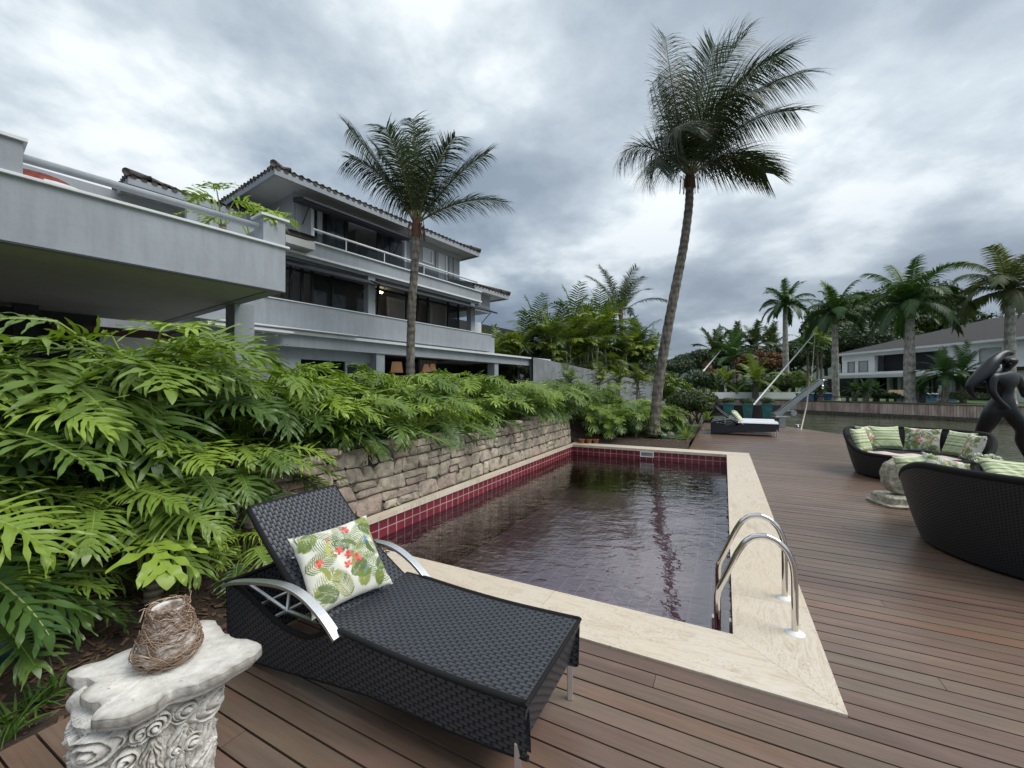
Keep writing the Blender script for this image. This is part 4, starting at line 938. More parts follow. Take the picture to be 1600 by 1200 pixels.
# ---------------- palm hedge behind the boundary wall
def areca_proto(seed, hmax, nst):
    rg = np.random.default_rng(seed); st = MB(); lv = MB()
    for s_ in range(nst):
        a = rg.uniform(0, 6.28); rr_ = rg.uniform(.05, .45); h = hmax * rg.uniform(.6, 1.0); lx, ly = rg.uniform(-.3, .3, 2)
        b = np.array([rr_ * cos(a), rr_ * sin(a), 0]); top = b + (lx, ly, h)
        st.tube([b, b + (lx * .3, ly * .3, h * .5), top], [.045, .04, .03], 6)
        az = rg.uniform(0, 6.28)
        for k in range(8):
            az += 2.3; el = radians(rg.uniform(25, 80)); young = rg.uniform(.0, .85)
            frond(lv, top + (0, 0, -.35 * rg.random()), (cos(az) * cos(el), sin(az) * cos(el), sin(el)), rg.uniform(.9, 1.5), rg.uniform(.9, 1.7), 13, .42, .035, rg, young, .5, rib=.012, seg=2, start=.2)
        for k in range(4):   # lower leaves along the stem
            az += 2.3; el = radians(rg.uniform(20, 50)); zf = rg.uniform(.25, .75)
            frond(lv, b + (top - b) * zf, (cos(az) * cos(el), sin(az) * cos(el), sin(el)), rg.uniform(.6, 1.0), 1.4, 10, .36, .035, rg, rg.uniform(0, .6), .5, rib=.01, seg=2, start=.2)
    o = empty('areca_palm', (0, 0, -60), label='clump forming areca palm in the tall hedge beside the grey villa', cat='palm tree', group='areca palms of the tall hedge')
    lv.build('crown', M_areca, o); st.build('stems', M_royaltrunk, o, smooth=True)
    return [o, [c for c in COL.objects if c.parent == o], False]
AP = [areca_proto(21, 4.6, 5), areca_proto(22, 3.9, 5), areca_proto(23, 3.2, 4)]
def place_proto(lst, k, loc, rz, sc, label=None, group=None):
    o, ch, used = lst[k]
    if not used: lst[k][2] = True; r = o
    else:
        r = o.copy(); COL.objects.link(r)
        for c in ch: d = c.copy(); COL.objects.link(d); d.parent = r
    r.location = loc; r.rotation_euler = (0, 0, rz); r.scale = (sc, sc, sc)
    if label: r['label'] = label
    if group: r['group'] = group
    return r
rp = random.Random(9)
for i, px in enumerate(range(764, 1050, 15)):
    c_ = 11.9 + rp.uniform(0, .8) if px > 850 else 16.5 + rp.uniform(0, 1.2)
    if px <= 850: c_ = 13.5 + rp.uniform(0, 1)
    s_ = hs(px, c_); s_ = min(s_, 36 + rp.uniform(0, 3)); q = hw(s_, c_, .4); topz = EYE + (HY - (462 + rp.uniform(-14, 40) + (14 if px < 800 else 0) + (30 if px > 1000 else 0))) / FP * q[1]
    k = rp.choice([0, 1, 2]); hh = (5.2, 4.5, 3.8)[k]
    place_proto(AP, k, tuple(q), rp.uniform(0, 6), max(.5, .92 * (topz - .4) / hh))
for i, px in enumerate(range(770, 1050, 26)):
    c_ = 14.2 + rp.uniform(0, .8); s_ = min(hs(px, c_), 40); q = hw(s_, c_, .4)
    place_proto(AP, rp.choice([1, 2]), tuple(q), rp.uniform(0, 6), rp.uniform(1.0, 1.25))
for i, px in enumerate((890, 930, 965, 1000, 1025)):
    q = dp(px, 600, 19 + i * .6); q[2] = .6
    place_proto(AP, 2, tuple(q), rp.uniform(0, 6), rp.uniform(.45, .6))
# big coconut crown poking over the hedge
cq = dp(975, 600, 37); cq[2] = .4
topc = dp(970, 492, 37)
frs = [(rp.uniform(0, 360), e_, 4.6, 1.1, .35) for e_ in (80, 72, 65, 60, 55, 50, 45, 38, 30, 25, 15, 10, 70, 62)]
coconut(tuple(cq), [cq, (cq + topc) / 2, topc], .2, .16, frs, 'coconut palm crown rising above the tall hedge beside the leaning trunk', seed=18, nlf=44, ll=.9, w=.04)
# ---------------- broadleaf trees and bushes
def crown_mesh(mb, rg, centre, radii, n_leaf, size, dens=12, up=.4, blob=.34):
    centre = np.array(centre, float); radii = np.array(radii, float)
    cl = []
    for k in range(dens):
        d = rg.normal(size=3); d /= np.linalg.norm(d); d[2] = abs(d[2]) * .9 - .15; cl.append((centre + d * radii * rg.uniform(.35, .85), rg.uniform(.6, 1.2) * blob, rg.uniform(0, .85)))
    per = n_leaf // dens
    for c0, rs, rv in cl:
        d = rg.normal(size=(per, 3)); d /= np.linalg.norm(d, axis=1, keepdims=True); P = c0 + d * radii * rs * rg.uniform(.55, 1.0, (per, 1)) ** .5
        nrm = d + rg.normal(size=(per, 3)) * .7 + [0, 0, up]; nrm /= np.linalg.norm(nrm, axis=1, keepdims=True)
        a = np.cross(nrm, rg.normal(size=(per, 3))); a /= np.linalg.norm(a, axis=1, keepdims=True); b = np.cross(nrm, a); s_ = size * rg.uniform(.6, 1.3, (per, 1))
        V = np.stack([P - a * s_, P - b * s_ * .45, P + a * s_, P + b * s_ * .45], 1).reshape(-1, 3)
        rr_ = np.clip(rv + rg.uniform(-.2, .2, per), 0, .88)
        mb.raw(V, [(4 * i, 4 * i + 1, 4 * i + 2, 4 * i + 3) for i in range(per)], list(rr_))
def tree_proto(seed, H, rx, name='shade_tree', m=None, n_leaf=5200, size=.16, trunk_h=.45, label='', group=None, dens=26):
    rg = np.random.default_rng(seed); o = empty(name, (0, 0, -70), label=label, cat='tree', group=group)
    tr = MB(); th = H * trunk_h; tr.tube([(0, 0, -.2), (.1, 0, th * .5), (0, .1, th)], [H * .035, H * .026, H * .02], 9)
    for k in range(7):
        a = k * 2.4; tr.tube([(0, .1, th * .85), (rx * .35 * cos(a), rx * .35 * sin(a), th * 1.15), (rx * .6 * cos(a), rx * .6 * sin(a), H * rg.uniform(.6, .85))], [H * .016, H * .010, H * .004], 6)
    tr.build('trunk', M_bark, o, smooth=True); lv = MB(); crown_mesh(lv, rg, (0, 0, H * .66), (rx, rx, H * .36), n_leaf, size, dens)
    lv.build('crown', m or M_tree, o); return [o, [c for c in COL.objects if c.parent == o], False]
TG = 'dark trees massed beyond the canal'
TP = [tree_proto(51, 9, 4.6, label='dense dark green tree among those beyond the canal', group=TG, size=.22, n_leaf=7000), tree_proto(52, 8, 4.2, label='dense dark green tree among those beyond the canal', group=TG, size=.20, n_leaf=7000)]
TR = [tree_proto(53, 7, 3.6, label='dull reddish leaved tree left of the tallest royal palm', m=M_red, size=.2)]
def bt(px, Y, topy, H0, lst, k, label=None, group=None, z0=.4, rz=None):
    q = dp(px, 600, Y); H = EYE + (HY - topy) / FP * Y - z0; q[2] = z0
    return place_proto(lst, k, tuple(q), rp.uniform(0, 6) if rz is None else rz, 1.10 * H / H0, label, group)
for px, Y, ty in ((1052, 52, 560), (1085, 60, 548), (1112, 66, 543), (1138, 70, 536), (1162, 64, 540), (1185, 60, 552), (1206, 70, 545), (1240, 72, 533), (1265, 66, 540), (1290, 76, 520), (1318, 74, 500), (1345, 80, 485), (1375, 84, 470), (1400, 88, 478), (1450, 90, 480), (1100, 80, 545), (1220, 84, 548), (1330, 66, 512), (1360, 72, 500), (1030, 48, 575)):
    bt(px, Y, ty, (9.1, 8.1)[px % 2], TP, px % 2)
bt(1190, 56, 548, 7.1, TR, 0)
bt(1128, 54, 576, 7.1, TR, 0, label='smaller rust tinted tree behind the teal planters')
# large tree behind the white house
BT = [tree_proto(57, 16, 7.5, label='large spreading tree rising behind the left end of the dark roof', m=M_bush, n_leaf=14000, size=.30, dens=46)]
bt(1345, 82, 462, 16.6, BT, 0); bt(1408, 92, 440, 16.6, BT, 0, label='large spreading tree standing behind the thick royal palm')
# oil palms (dark feathery) at the tree line
def lowpalm(px, Y, topy, label, m=None, seed=1, Lf=2.6, n_=16, z0=.42, trunk=.18, lo=-5, name='feather_palm', group=None, w=.05, nlf=30):
    q = dp(px, 600, Y); q[2] = z0; H = EYE + (HY - topy) / FP * Y - z0; rg = np.random.default_rng(seed); o = empty(name, tuple(q), label=label, cat='palm tree', group=group)
    h1 = max(.3, H - Lf * .55); tr = MB(); tr.tube([(0, 0, -.1), (.05, 0, h1 * .5), (0, 0, h1)], [trunk * 1.2, trunk, trunk * .8], 9); tr.build('trunk', M_coctrunk, o, smooth=True); mb = MB(); az = rg.uniform(0, 6)
    for k in range(n_):
        f_ = k / (n_ - 1); az += 2.4; el = radians(85 - (85 - lo) * f_)
        frond(mb, (0, 0, h1), (cos(az) * cos(el), sin(az) * cos(el), sin(el)), Lf * rg.uniform(.85, 1.1), rg.uniform(.9, 1.5), nlf, Lf * .25, w, rg, .7 - .5 * f_ + rg.uniform(-.1, .1), .6, rib=.03)
    mb.build('crown', m or M_royal, o); return o
for i, (px, Y, ty, L_) in enumerate(((1118, 62, 528, 4), (1150, 68, 522, 4.2), (1178, 66, 520, 4.2), (1205, 68, 524, 4.2))):
    lowpalm(px, Y, ty, 'dark feathery palm at the tree line behind the teal planters', M_coco, 60 + i, L_, group='dark feathery palms at the tree line', w=.09)
lowpalm(1146, 50, 535, 'grey green palm with thin trunk in front of the dark tree line', M_royal, 71, 3.2, trunk=.22, w=.07)
lowpalm(1180, 44, 574, 'low yellowish green palm behind the right hand teal planters', M_lime, 72, 2.8, trunk=.3, w=.06)
lowpalm(1128, 46, 585, 'short lime green palm behind the left hand teal planter', M_lime, 73, 2.2, trunk=.25, w=.06)
lowpalm(1262, 44, 527, 'slim palm with dark drooping fronds right of the leaning white pole', M_royal, 74, 1.9, trunk=.12, w=.05)
lowpalm(1277, 46, 515, 'pair of slim bright green palms beside the second royal trunk', M_lime, 75, 2.0, trunk=.11, w=.05)
lowpalm(1283, 48, 523, 'shorter slim lime palm close against its taller neighbour', M_lime, 76, 1.8, trunk=.11, w=.05)
lowpalm(1476, 31, 560, 'spreading fern like palm in front of the white house, left one', M_royal, 77, 2.1, n_=20, lo=-15, trunk=.2, w=.035)
lowpalm(1505, 32, 556, 'spreading fern like palm in front of the white house, nearest the bronze figure', M_royal, 78, 2.2, n_=20, lo=-15, trunk=.2, w=.035)
# cycads along the lawn
for i, (px, Y, ty) in enumerate(((1282, 37.5, 600), (1335, 36, 602), (1352, 34.5, 601), (1368, 35, 603), (1440, 33, 602), (1272, 40, 603))):
    lowpalm(px, Y, ty, 'low dark cycad with stiff arching leaves on the far lawn', M_royal, 90 + i, 1.0, n_=18, lo=-10, trunk=.2, name='cycad', group='cycads on the far lawn', w=.03, nlf=22)
# bushes
def bush(name, loc, rx, rz_, label, m, n_leaf=2600, size=.05, seed=1, group=None, stem=True, cat='bush', dens=24, blob=.4):
    rg = np.random.default_rng(seed); o = empty(name, tuple(loc), label=label, cat=cat, group=group); lv = MB()
    crown_mesh(lv, rg, (0, 0, rz_ * 1.0), (rx, rx, rz_), n_leaf, size, dens, blob=blob); lv.build('foliage', m, o)
    if stem:
        st = MB()
        for k in range(5): a = k * 1.3; st.tube([(0, 0, -.1), (rx * .3 * cos(a), rx * .3 * sin(a), rz_ * .6), (rx * .55 * cos(a), rx * .55 * sin(a), rz_ * 1.3)], [.03, .02, .01], 5)
        st.build('stem', M_bark, o)
    return o
q = dp(1080, 600, 14.0); q[2] = .45
bush('rounded_shrub', q, .95, .62, 'large rounded shrub with small dull green leaves left of the teal planters', M_bush, 9000, .055, 31, dens=60, blob=.30)
q = dp(1090, 600, 15.0); q[2] = .3; bush('rounded_shrub', q + [0, 0, .1], .6, .5, 'dark lower shrub tucked under the large rounded shrub', M_tree, 3500, .05, 32)
q = dp(1052, 600, 17); q[2] = .4; bush('yellow_shrub', q, .8, 1.0, 'yellow green shrub with long leaves right behind the leaning trunk', M_lime, 3000, .11, 33)
for i, (px, Y, rx, rz_, m_, lab) in enumerate(((1238, 50, 2.4, 1.9, M_lime, 'big lime green bush left of the tallest royal trunk'), (1208, 50, 1.8, 1.5, M_bush, 'olive bush beside the big lime green bush'), (1160, 50, 1.8, 1.2, M_tree, 'dark bush behind the middle teal planter'), (1100, 40, 2.2, 1.6, M_tree, 'dark bush left of the teal planters in the distance'), (1105, 46, .9, 2.2, M_red, 'red flowering bush above the teal planters'))):
    q = dp(px, 600, Y); q[2] = .3; bush('garden_bush', q, rx, rz_, lab, m_, 3600, .16, 40 + i)
for i, (px, Y, rx, rz_, lab) in enumerate(((1495, 33, .95, .42, 'clipped dome shaped bush in the garden before the white house'), (1505, 31, 1.5, .38, 'low grey tufted hedge below the clipped dome bush'))):
    q = dp(px, 600, Y); q[2] = .55; bush('clipped_bush', q, rx, rz_, lab, M_bush, 4500, .045, 50 + i, dens=60, blob=.55, stem=False)
q = dp(1385, 600, 34); q[2] = .5; bush('flax_clump', q, .9, .4, 'low grassy clump beneath the tan loungers', M_tree, 3000, .09, 53, stem=False)
# strap leaved plants by the far coping
def strap_plant(name, loc, n_, L, label, m, seed, w=.018, group=None):
    rg = np.random.default_rng(seed); mb = MB()
    for k in range(n_):
        az = rg.uniform(0, 6.28); el = radians(rg.uniform(35, 85)); D = np.array([cos(az) * cos(el), sin(az) * cos(el), sin(el)]); p = np.array([.03 * cos(az), .03 * sin(az), 0]); rows = []; S_ = np.array([-sin(az), cos(az), 0]); l_ = L * rg.uniform(.6, 1.1)
        for s_ in range(7):
            x = s_ / 6; ww = w * (1 - x ** 2) + .001; rows.append([p + S_ * ww, p + (0, 0, -.3 * ww), p - S_ * ww]); D = D + np.array([0, 0, -.22]); D /= np.linalg.norm(D); p = p + D * l_ / 6
        mb.grid(rows, float(rg.uniform(.1, .85)))
    o = mb.build(name, m); o.location = loc; tag(o, label, 'plant', group); return o
strap_plant('bromeliad', tuple(gp(1072, 692) + [0, 0, .12]), 26, .55, 'spiky bromeliad with yellow green leaves at the corner of the far bed', M_lime, 61)
strap_plant('spider_plant', tuple(gp(1112, 668) + [0, .4, .25]), 34, .9, 'yellow green strap leaved plant behind the far lounger pillow', M_lime, 62, .02)
for i, (px, py) in enumerate(((30, 1120), (60, 1098), (12, 1150), (95, 1075))):
    strap_plant('grass_tuft', tuple(gp(px, py)), 26, .17, 'small grass tuft at the edge of the mulch beside the deck', M_grassb, 64 + i, .005, 'grass tufts at the deck edge')
# mulch chips
mb = MB(); rg = np.random.default_rng(77)
for k in range(5200):
    if k < 3600: u_, v_ = rg.uniform(-3.2, .2), rg.uniform(2.92, 5.0)
    else: u_, v_ = rg.uniform(8.6, 11), rg.uniform(.95, 4)
    p = pw(u_, v_, hgt(u_, v_) + rg.uniform(0, .02)); a = rg.uniform(0, 6.28); l_ = rg.uniform(.012, .05); w_ = rg.uniform(.004, .012); d = np.array([cos(a), sin(a), rg.uniform(-.4, .4)]); s_ = np.array([-sin(a), cos(a), rg.uniform(-.3, .3)])
    mb.raw([p - d * l_ - s_ * w_, p + d * l_ - s_ * w_, p + d * l_ + s_ * w_, p - d * l_ + s_ * w_], [(0, 1, 2, 3)], float(rg.random()))
tag(mb.build('bark_mulch', M_chip), kind='stuff')
# roof terrace plant
rg = np.random.default_rng(401); lv, pt, st = philo_plant('l', 5, 1.05, rg, (.5, .68), (.45, .65), .8, nl=8)
tq = hw(hs(345, 8.4), 8.4, 3.45); tp = empty('philodendron', tuple(tq), label='potted philodendron on the roof terrace showing above the rail', cat='plant')
lv.R = [min(.88, x + .25) if x < .9 else x for x in lv.R]
lv.build('foliage', M_philo, tp, smooth=True); pt.build('leaf_stalks', M_philo, tp, smooth=True); st.build('stem', M_scale, tp, smooth=True); mb = MB(); mb.lathe([(.18, -.04), (.28, .35), (.3, .38), (.25, .38), (.23, .3)], 20); mb.build('pot', M_blackfr, tp, smooth=True)
tq = hw(hs(392, 7.6), 7.6, 3.45); tp = empty('philodendron', tuple(tq), label='low philodendron drooping beside the corner post of the roof terrace', cat='plant')
rg = np.random.default_rng(402); lv, pt, st = philo_plant('l', 5, .70, rg, (.45, .62), (.4, .55), 1.0, nl=8); lv.R = [min(.88, x + .3) if x < .9 else x for x in lv.R]
lv.build('foliage', M_philo, tp, smooth=True); pt.build('leaf_stalks', M_philo, tp, smooth=True); st.build('stem', M_scale, tp, smooth=True); mb = MB(); mb.lathe([(.16, -.04), (.24, .3), (.2, .3), (.2, .25)], 20); mb.build('pot', M_blackfr, tp, smooth=True)
# red brick chimney stack with rounded hood behind the parapet block
ck = empty('brick_oven', tuple(hw(hs(52, 9.0), 9.0, 3.4)), HROT, label='rounded red brick barbecue hood on the roof terrace behind the rail', cat='oven')
mb = MB(); mb.tube([(0, 0, 0), (0, 0, 1.0), (0, 0, 1.2), (0, 0, 1.25)], [.42, .42, .36, .2], 24); mb.build('brick_body', M_brickred, ck, smooth=True, sharp=40); mb = MB(); mb.tube([(.12, 0, 0), (.16, 0, .9), (.16, 0, 1.12)], [.44, .44, .40], 24); mb.build('rim', M_white, ck, smooth=True, sharp=40)
# ================================================================== STONE WALL
sw = empty('stone_wall', tuple(pw(0, PWID + LCW)), 0, label='low rubble stone retaining wall along the left side of the pool', cat='wall')
def wallpt(d, z, out=0):
    """d along wall; u from -.75 to 8.2 then a quarter turn; out = offset towards the pool"""
    d0 = 8.15; R_ = .75
    if d <= d0: u_, v_, nu, nv = d, PWID + LCW + .02, 0, -1
    else:
        a = min((d - d0) / R_, pi / 2); e = max(0, (d - d0) - R_ * pi / 2); u_ = d0 + R_ * sin(a); v_ = PWID + LCW + .02 + R_ * (1 - cos(a)) + e; nu, nv = sin(a), -cos(a)
    batter = .10 * z
    return pw(u_ + nu * (out - batter), v_ + nv * (out - batter), z) - np.array([sw.location.x, sw.location.y, 0])
mb = MB(); rg = np.random.default_rng(12); D0, D1 = -.75, 10.6
def joint(k, d): return [.0, .23, .43, .63, .83][k] + (.010 * sin(d * 1.7 + k) + .006 * sin(d * 6.3 + 2 * k) if k else 0) + (.03 * sin(d * 1.1 + 1) if k == 4 else 0)
for k in range(4):
    d = D0
    while d < D1:
        wd = rg.uniform(.16, .52) * (1.0 if k < 2 else .75); e = min(D1, d + wd); s0, s1 = rg.uniform(-.09, .09, 2) if d > D0 else (0, 0)
        sub = [(0., 1.)] if rg.random() > .28 or wd > .5 else [(0., .5), (.5, 1.)]
        for sa_, sb_ in sub:
            n1, n2 = 13, 9; P = []; g_ = .004; bul = rg.uniform(.003, .012); tx, tz = rg.uniform(-.016, .016, 2)
            cut = rg.uniform(0, .42, 4)
            fac = [(rg.uniform(-.032, .032), rg.uniform(-.032, .032), rg.uniform(.0, .03)) for _k in range(5)]
            for i in range(n1 + 1):
                row = []
                for j in range(n2 + 1):
                    x = i / n1; y = j / n2; cx_, cy_ = x * 2 - 1, y * 2 - 1
                    # chamfer corners to irregular outlines
                    f_ = max(0, abs(cx_) + abs(cy_) - (2 - cut[(cx_ > 0) * 2 + (cy_ > 0)])) * .5; cx_ *= 1 - f_; cy_ *= 1 - f_
                    yy = sa_ + (sb_ - sa_) * (cy_ + 1) / 2; sh = (s0 * (1 - (cx_ + 1) / 2) + s1 * (cx_ + 1) / 2) * (yy - .5)
                    dd = d + g_ + (e - d - 2 * g_) * (cx_ + 1) / 2 + sh
                    zl, zh = joint(k, dd) + .004, joint(k + 1, dd) - .004; zz_ = zl + (zh - zl) * yy + (g_ * .6 * (1 if cy_ < 0 else -1) * abs(cy_) ** 3)
                    edge = (1 - abs(cx_) ** 9) * (1 - abs(cy_) ** 7); 
                    o2 = -.022 + .022 * min(1, edge * 5) + min(fa_ * cx_ + fb_ * cy_ + fc_ for fa_, fb_, fc_ in fac) * edge * .8 + bul * edge + rg.uniform(-.004, .004) * (edge > .1)
                    row.append(wallpt(dd, zz_, o2))
                P.append(row)
            mb.grid(P, float(rg.random()) * .9, flip=False)
        d = e
mb.build('stone_face', M_stone, sw, smooth=True)
mb = MB(); P = []
for d in np.arange(D0, D1 + .01, .15):
    zt = joint(4, d) - .03; P.append([wallpt(d, -.05, -.025), wallpt(d, zt, -.03), wallpt(d, zt + .02, -.18), wallpt(d, zt, -.34), wallpt(d, -.05, -.34)])
mb.grid(P, 1.0); b0 = mb.n
mb.raw([wallpt(D0, -.05, -.02), wallpt(D0, .8, -.03), wallpt(D0, .8, -.34), wallpt(D0, -.05, -.34)], [(0, 1, 2, 3)], .4)
mb.build('mortar_core', M_stone, sw)
# loose top stones
mb = MB(); 
for k in range(46):
    d = rg.uniform(D0 + .2, 9.8); p = wallpt(d, joint(4, d) + .0, -.05 - rg.uniform(0, .22)); sz = rg.uniform(.05, .13); th = np.linspace(0, 2 * pi, 9, endpoint=False); rr_ = rg.uniform(.7, 1.1, 9)
    P = [[p + np.array([sz * q * r_ * cos(t) * 1.4, sz * q * r_ * sin(t), zz_]) for t, r_ in zip(th, rr_)] for q, zz_ in ((1, -.02), (1.05, .02), (.8, .045), (0.01, .052))]
    mb.grid(P, float(rg.random()) * .9, wrap_v=True)
mb.build('cap_stones', M_stone, sw, smooth=True)

# ================================================================== POOL LADDER
ld = empty('pool_ladder', tuple(pw(.22, 0, 0)), POOLROT, label='shiny stainless steel pool ladder with two arched handrails', cat='pool ladder')
FV, WV = -.337, .115
for x0 in (0, .5):
    pts = [(x0, FV, .0), (x0, FV, .25), (x0, FV, .38), (x0, FV + .01, .46), (x0, FV + .04, .535), (x0, FV + .095, .59), (x0, FV + .165, .612), (x0, FV + .23, .595), (x0, FV + .285, .545), (x0, FV + .33, .46), (x0, FV + .40, .29), (x0, WV - .008, .19), (x0, WV, .13), (x0, WV, .0), (x0, WV, -.9)]
    P = np.array(pts); 
    T = np.linspace(0, len(P) - 1, 90); Q = np.array([np.interp(T, range(len(P)), P[:, i]) for i in range(3)]).T
    for _ in range(4): Q[1:-1] = (Q[:-2] + 2 * Q[1:-1] + Q[2:]) / 4
    mb = MB(); mb.tube(Q, .0205, 18); mb.build('handrail', M_steel, ld, smooth=True)
    mb = MB(); mb.lathe([(.022, .03), (.03, .028), (.05, .019), (.056, .013), (.058, .0122)], 28, c=(x0, FV, 0)); mb.build('collar', M_plastic, ld, smooth=True)
for k, z in enumerate((-.30, -.58, -.86)):
    mb = MB(); mb.box(0, .5, WV - .04, WV + .04, z - .012, z + .012); mb.build('step', M_steel, ld, bevel=.004)
mb = MB(); mb.box(.02, .07, WV + .02, WV + .035, -.2, -.02); mb.box(.02, .07, WV - .09, WV - .075, -.2, -.02); mb.build('bracket', M_alu, ld, bevel=.003)

# ================================================================== PILLOWS
def paint_floral(n_=260, seed=1):
    rg = np.random.default_rng(seed); im = np.ones((n_, n_, 3)) * np.array([.64, .64, .56]); yy, xx = np.mgrid[0:n_, 0:n_] / n_
    def stroke(x0, y0, x1, y1, w_, col, bend=0):
        nonlocal im
        T = np.linspace(0, 1, 22)
        for t in T:
            x = x0 + (x1 - x0) * t - (y1 - y0) * bend * sin(t * pi); y = y0 + (y1 - y0) * t + (x1 - x0) * bend * sin(t * pi)
            ww = w_ * (sin(pi * min(1, t * .9 + .1)) ** .5) + .002
            m_ = ((xx - x) ** 2 + (yy - y) ** 2) < ww * ww; im[m_] = im[m_] * .25 + np.array(col) * .75
    G = [(.15, .21, .04), (.24, .27, .07), (.09, .14, .04), (.30, .31, .11), (.12, .17, .06)]
    def palm(x, y, a, L):
        c = G[rg.integers(5)]; x1, y1 = x + L * cos(a), y + L * sin(a); stroke(x, y, x1, y1, .006, c, .1)
        for i in range(15):
            t = (i + 1) / 16; px, py = x + (x1 - x) * t, y + (y1 - y) * t
            for s_ in (1, -1):
                aa = a + s_ * (1.1 - .6 * t); l_ = L * .42 * sin(pi * (t * .8 + .15)); stroke(px, py, px + l_ * cos(aa), py + l_ * sin(aa), .0062, G[rg.integers(5)] if rg.random() < .3 else c, .08 * s_)
    for x, y, a, L in ((.0, .05, .8, .48), (.02, .98, -.8, .50), (.45, .02, 1.7, .36), (1.0, .05, 2.4, .46), (.98, .95, -2.3, .48), (.55, 1.0, -1.5, .40), (.0, .5, .2, .40), (1.0, .5, 3.0, .42), (.3, .05, 2.6, .3), (.25, .98, -2.4, .3), (.8, .02, .9, .2), (.8, .98, -.9, .22)): palm(x, y, a + rg.uniform(-.3, .3), L)
    for k in range(9):
        x, y, a = rg.uniform(.02, .98), rg.uniform(.02, .98), rg.uniform(0, 6.28); palm(x, y, a, .26) if k < 5 else None
    for k in range(5):
        x, y, a = rg.uniform(.1, .9), rg.uniform(.05, .9), rg.uniform(0, 6.28); stroke(x, y, x + .2 * cos(a), y + .2 * sin(a), .032, G[k], .15)
    for x, y in ((.55, .52), (.64, .44), (.5, .40), (.62, .88), (.45, .62), (.18, .55)):
        for k in range(5):
            a = k * 1.256 + rg.uniform(0, 1); stroke(x, y, x + .055 * cos(a), y + .055 * sin(a), .016, (.55, .07, .05) if k % 2 else (.68, .16, .13), .2)
    stroke(.32, .60, .36, .78, .022, (.40, .42, .08), .1); stroke(.35, .80, .38, .84, .016, (.62, .2, .14))          # little parrot
    stroke(.80, .62, .87, .68, .013, (.10, .32, .40)); stroke(.84, .70, .80, .58, .010, (.12, .2, .5)); stroke(.74, .30, .66, .20, .014, (.16, .28, .26))
    return im
def paint_stripe(n_=260, seed=1):
    im = np.ones((n_, n_, 3)) * np.array([.66, .68, .50]); y = np.arange(n_) / n_
    for a, b, c in ((.04, .10, (.22, .32, .08)), (.13, .15, (.40, .48, .2)), (.20, .32, (.46, .53, .30)), (.36, .385, (.16, .24, .06)), (.40, .42, (.34, .44, .14)), (.50, .55, (.24, .34, .09)), (.56, .575, (.7, .7, .6)), (.60, .70, (.42, .5, .26)), (.76, .80, (.18, .27, .07)), (.86, .96, (.44, .52, .28))):
        m_ = (y >= a) & (y < b); im[m_] = np.array(c)
    return im
FLO = paint_floral(); STR = paint_stripe(); FLO2 = np.rot90(FLO, 1).copy()
def pillow(loc, ax_x, ax_y, w_, h_, t_, img, name, label, cat='pillow', group=None, n_=60, seed=0, slump=.0, parent=None):
    """ax_x, ax_y: unit vectors of the pillow's face; loc = centre"""
    rg = np.random.default_rng(seed); X = np.array(ax_x, float); X /= np.linalg.norm(X); Yv = np.array(ax_y, float); Yv -= X * (X @ Yv); Yv /= np.linalg.norm(Yv); Z = np.cross(X, Yv)
    mb = MB(); ims = []; ph = rg.uniform(0, 6, 6)
    for s_ in (1, -1):
        P = []
        for i in range(n_ + 1):
            row = []
            for j in range(n_ + 1):
                a = i / n_ * 2 - 1; b = j / n_ * 2 - 1
                k = 1 - .055 * (1 - b * b) * 1; k2 = 1 - .055 * (1 - a * a)
                x = a * w_ / 2 * (1 - .09 * (1 - b * b) + .0); y = b * h_ / 2 * (1 - .09 * (1 - a * a))
                th = t_ / 2 * (max(0, (1 - a ** 4)) ** .55) * (max(0, (1 - b ** 4)) ** .55)
                th *= 1 + .12 * sin(3 * a + ph[0]) * sin(2.6 * b + ph[1]) 
                cr = .006 * sin(11 * a + 6 * b + ph[2]) * (1 - a * a) * (1 - b * b) + .010 * max(0, abs(a * b) - .15) * sin(16 * (a - b) + ph[3])
                z = s_ * th + cr * s_ - slump * (a * a) * .5 + slump * .6 * (b < 0) * b * b
                row.append(X * x + Yv * y + Z * z)
            P.append(row)
        mb.grid(P, .5, flip=(s_ > 0)); 
    o = mb.build(name, M_print, parent, smooth=True); o.location = loc
    me = o.data; bm_n = (n_ + 1) * (n_ + 1); ca = me.color_attributes.new('print', 'FLOAT_COLOR', 'POINT'); m_ = img.shape[0]
    ii = (np.linspace(0, m_ - 1, n_ + 1)).astype(int); A = img[np.ix_(ii, ii)].transpose(1, 0, 2).reshape(-1, 3); A = np.concatenate([A, A]); A = np.concatenate([A, np.ones((len(A), 1))], 1)
    ca.data.foreach_set('color', A.astype(np.float32).ravel())
    return tag(o, label, cat, group)

# ================================================================== FOREGROUND SUN LOUNGER
def to_b(s_, t_, z):   # s along v (towards the head), t along u
    return None
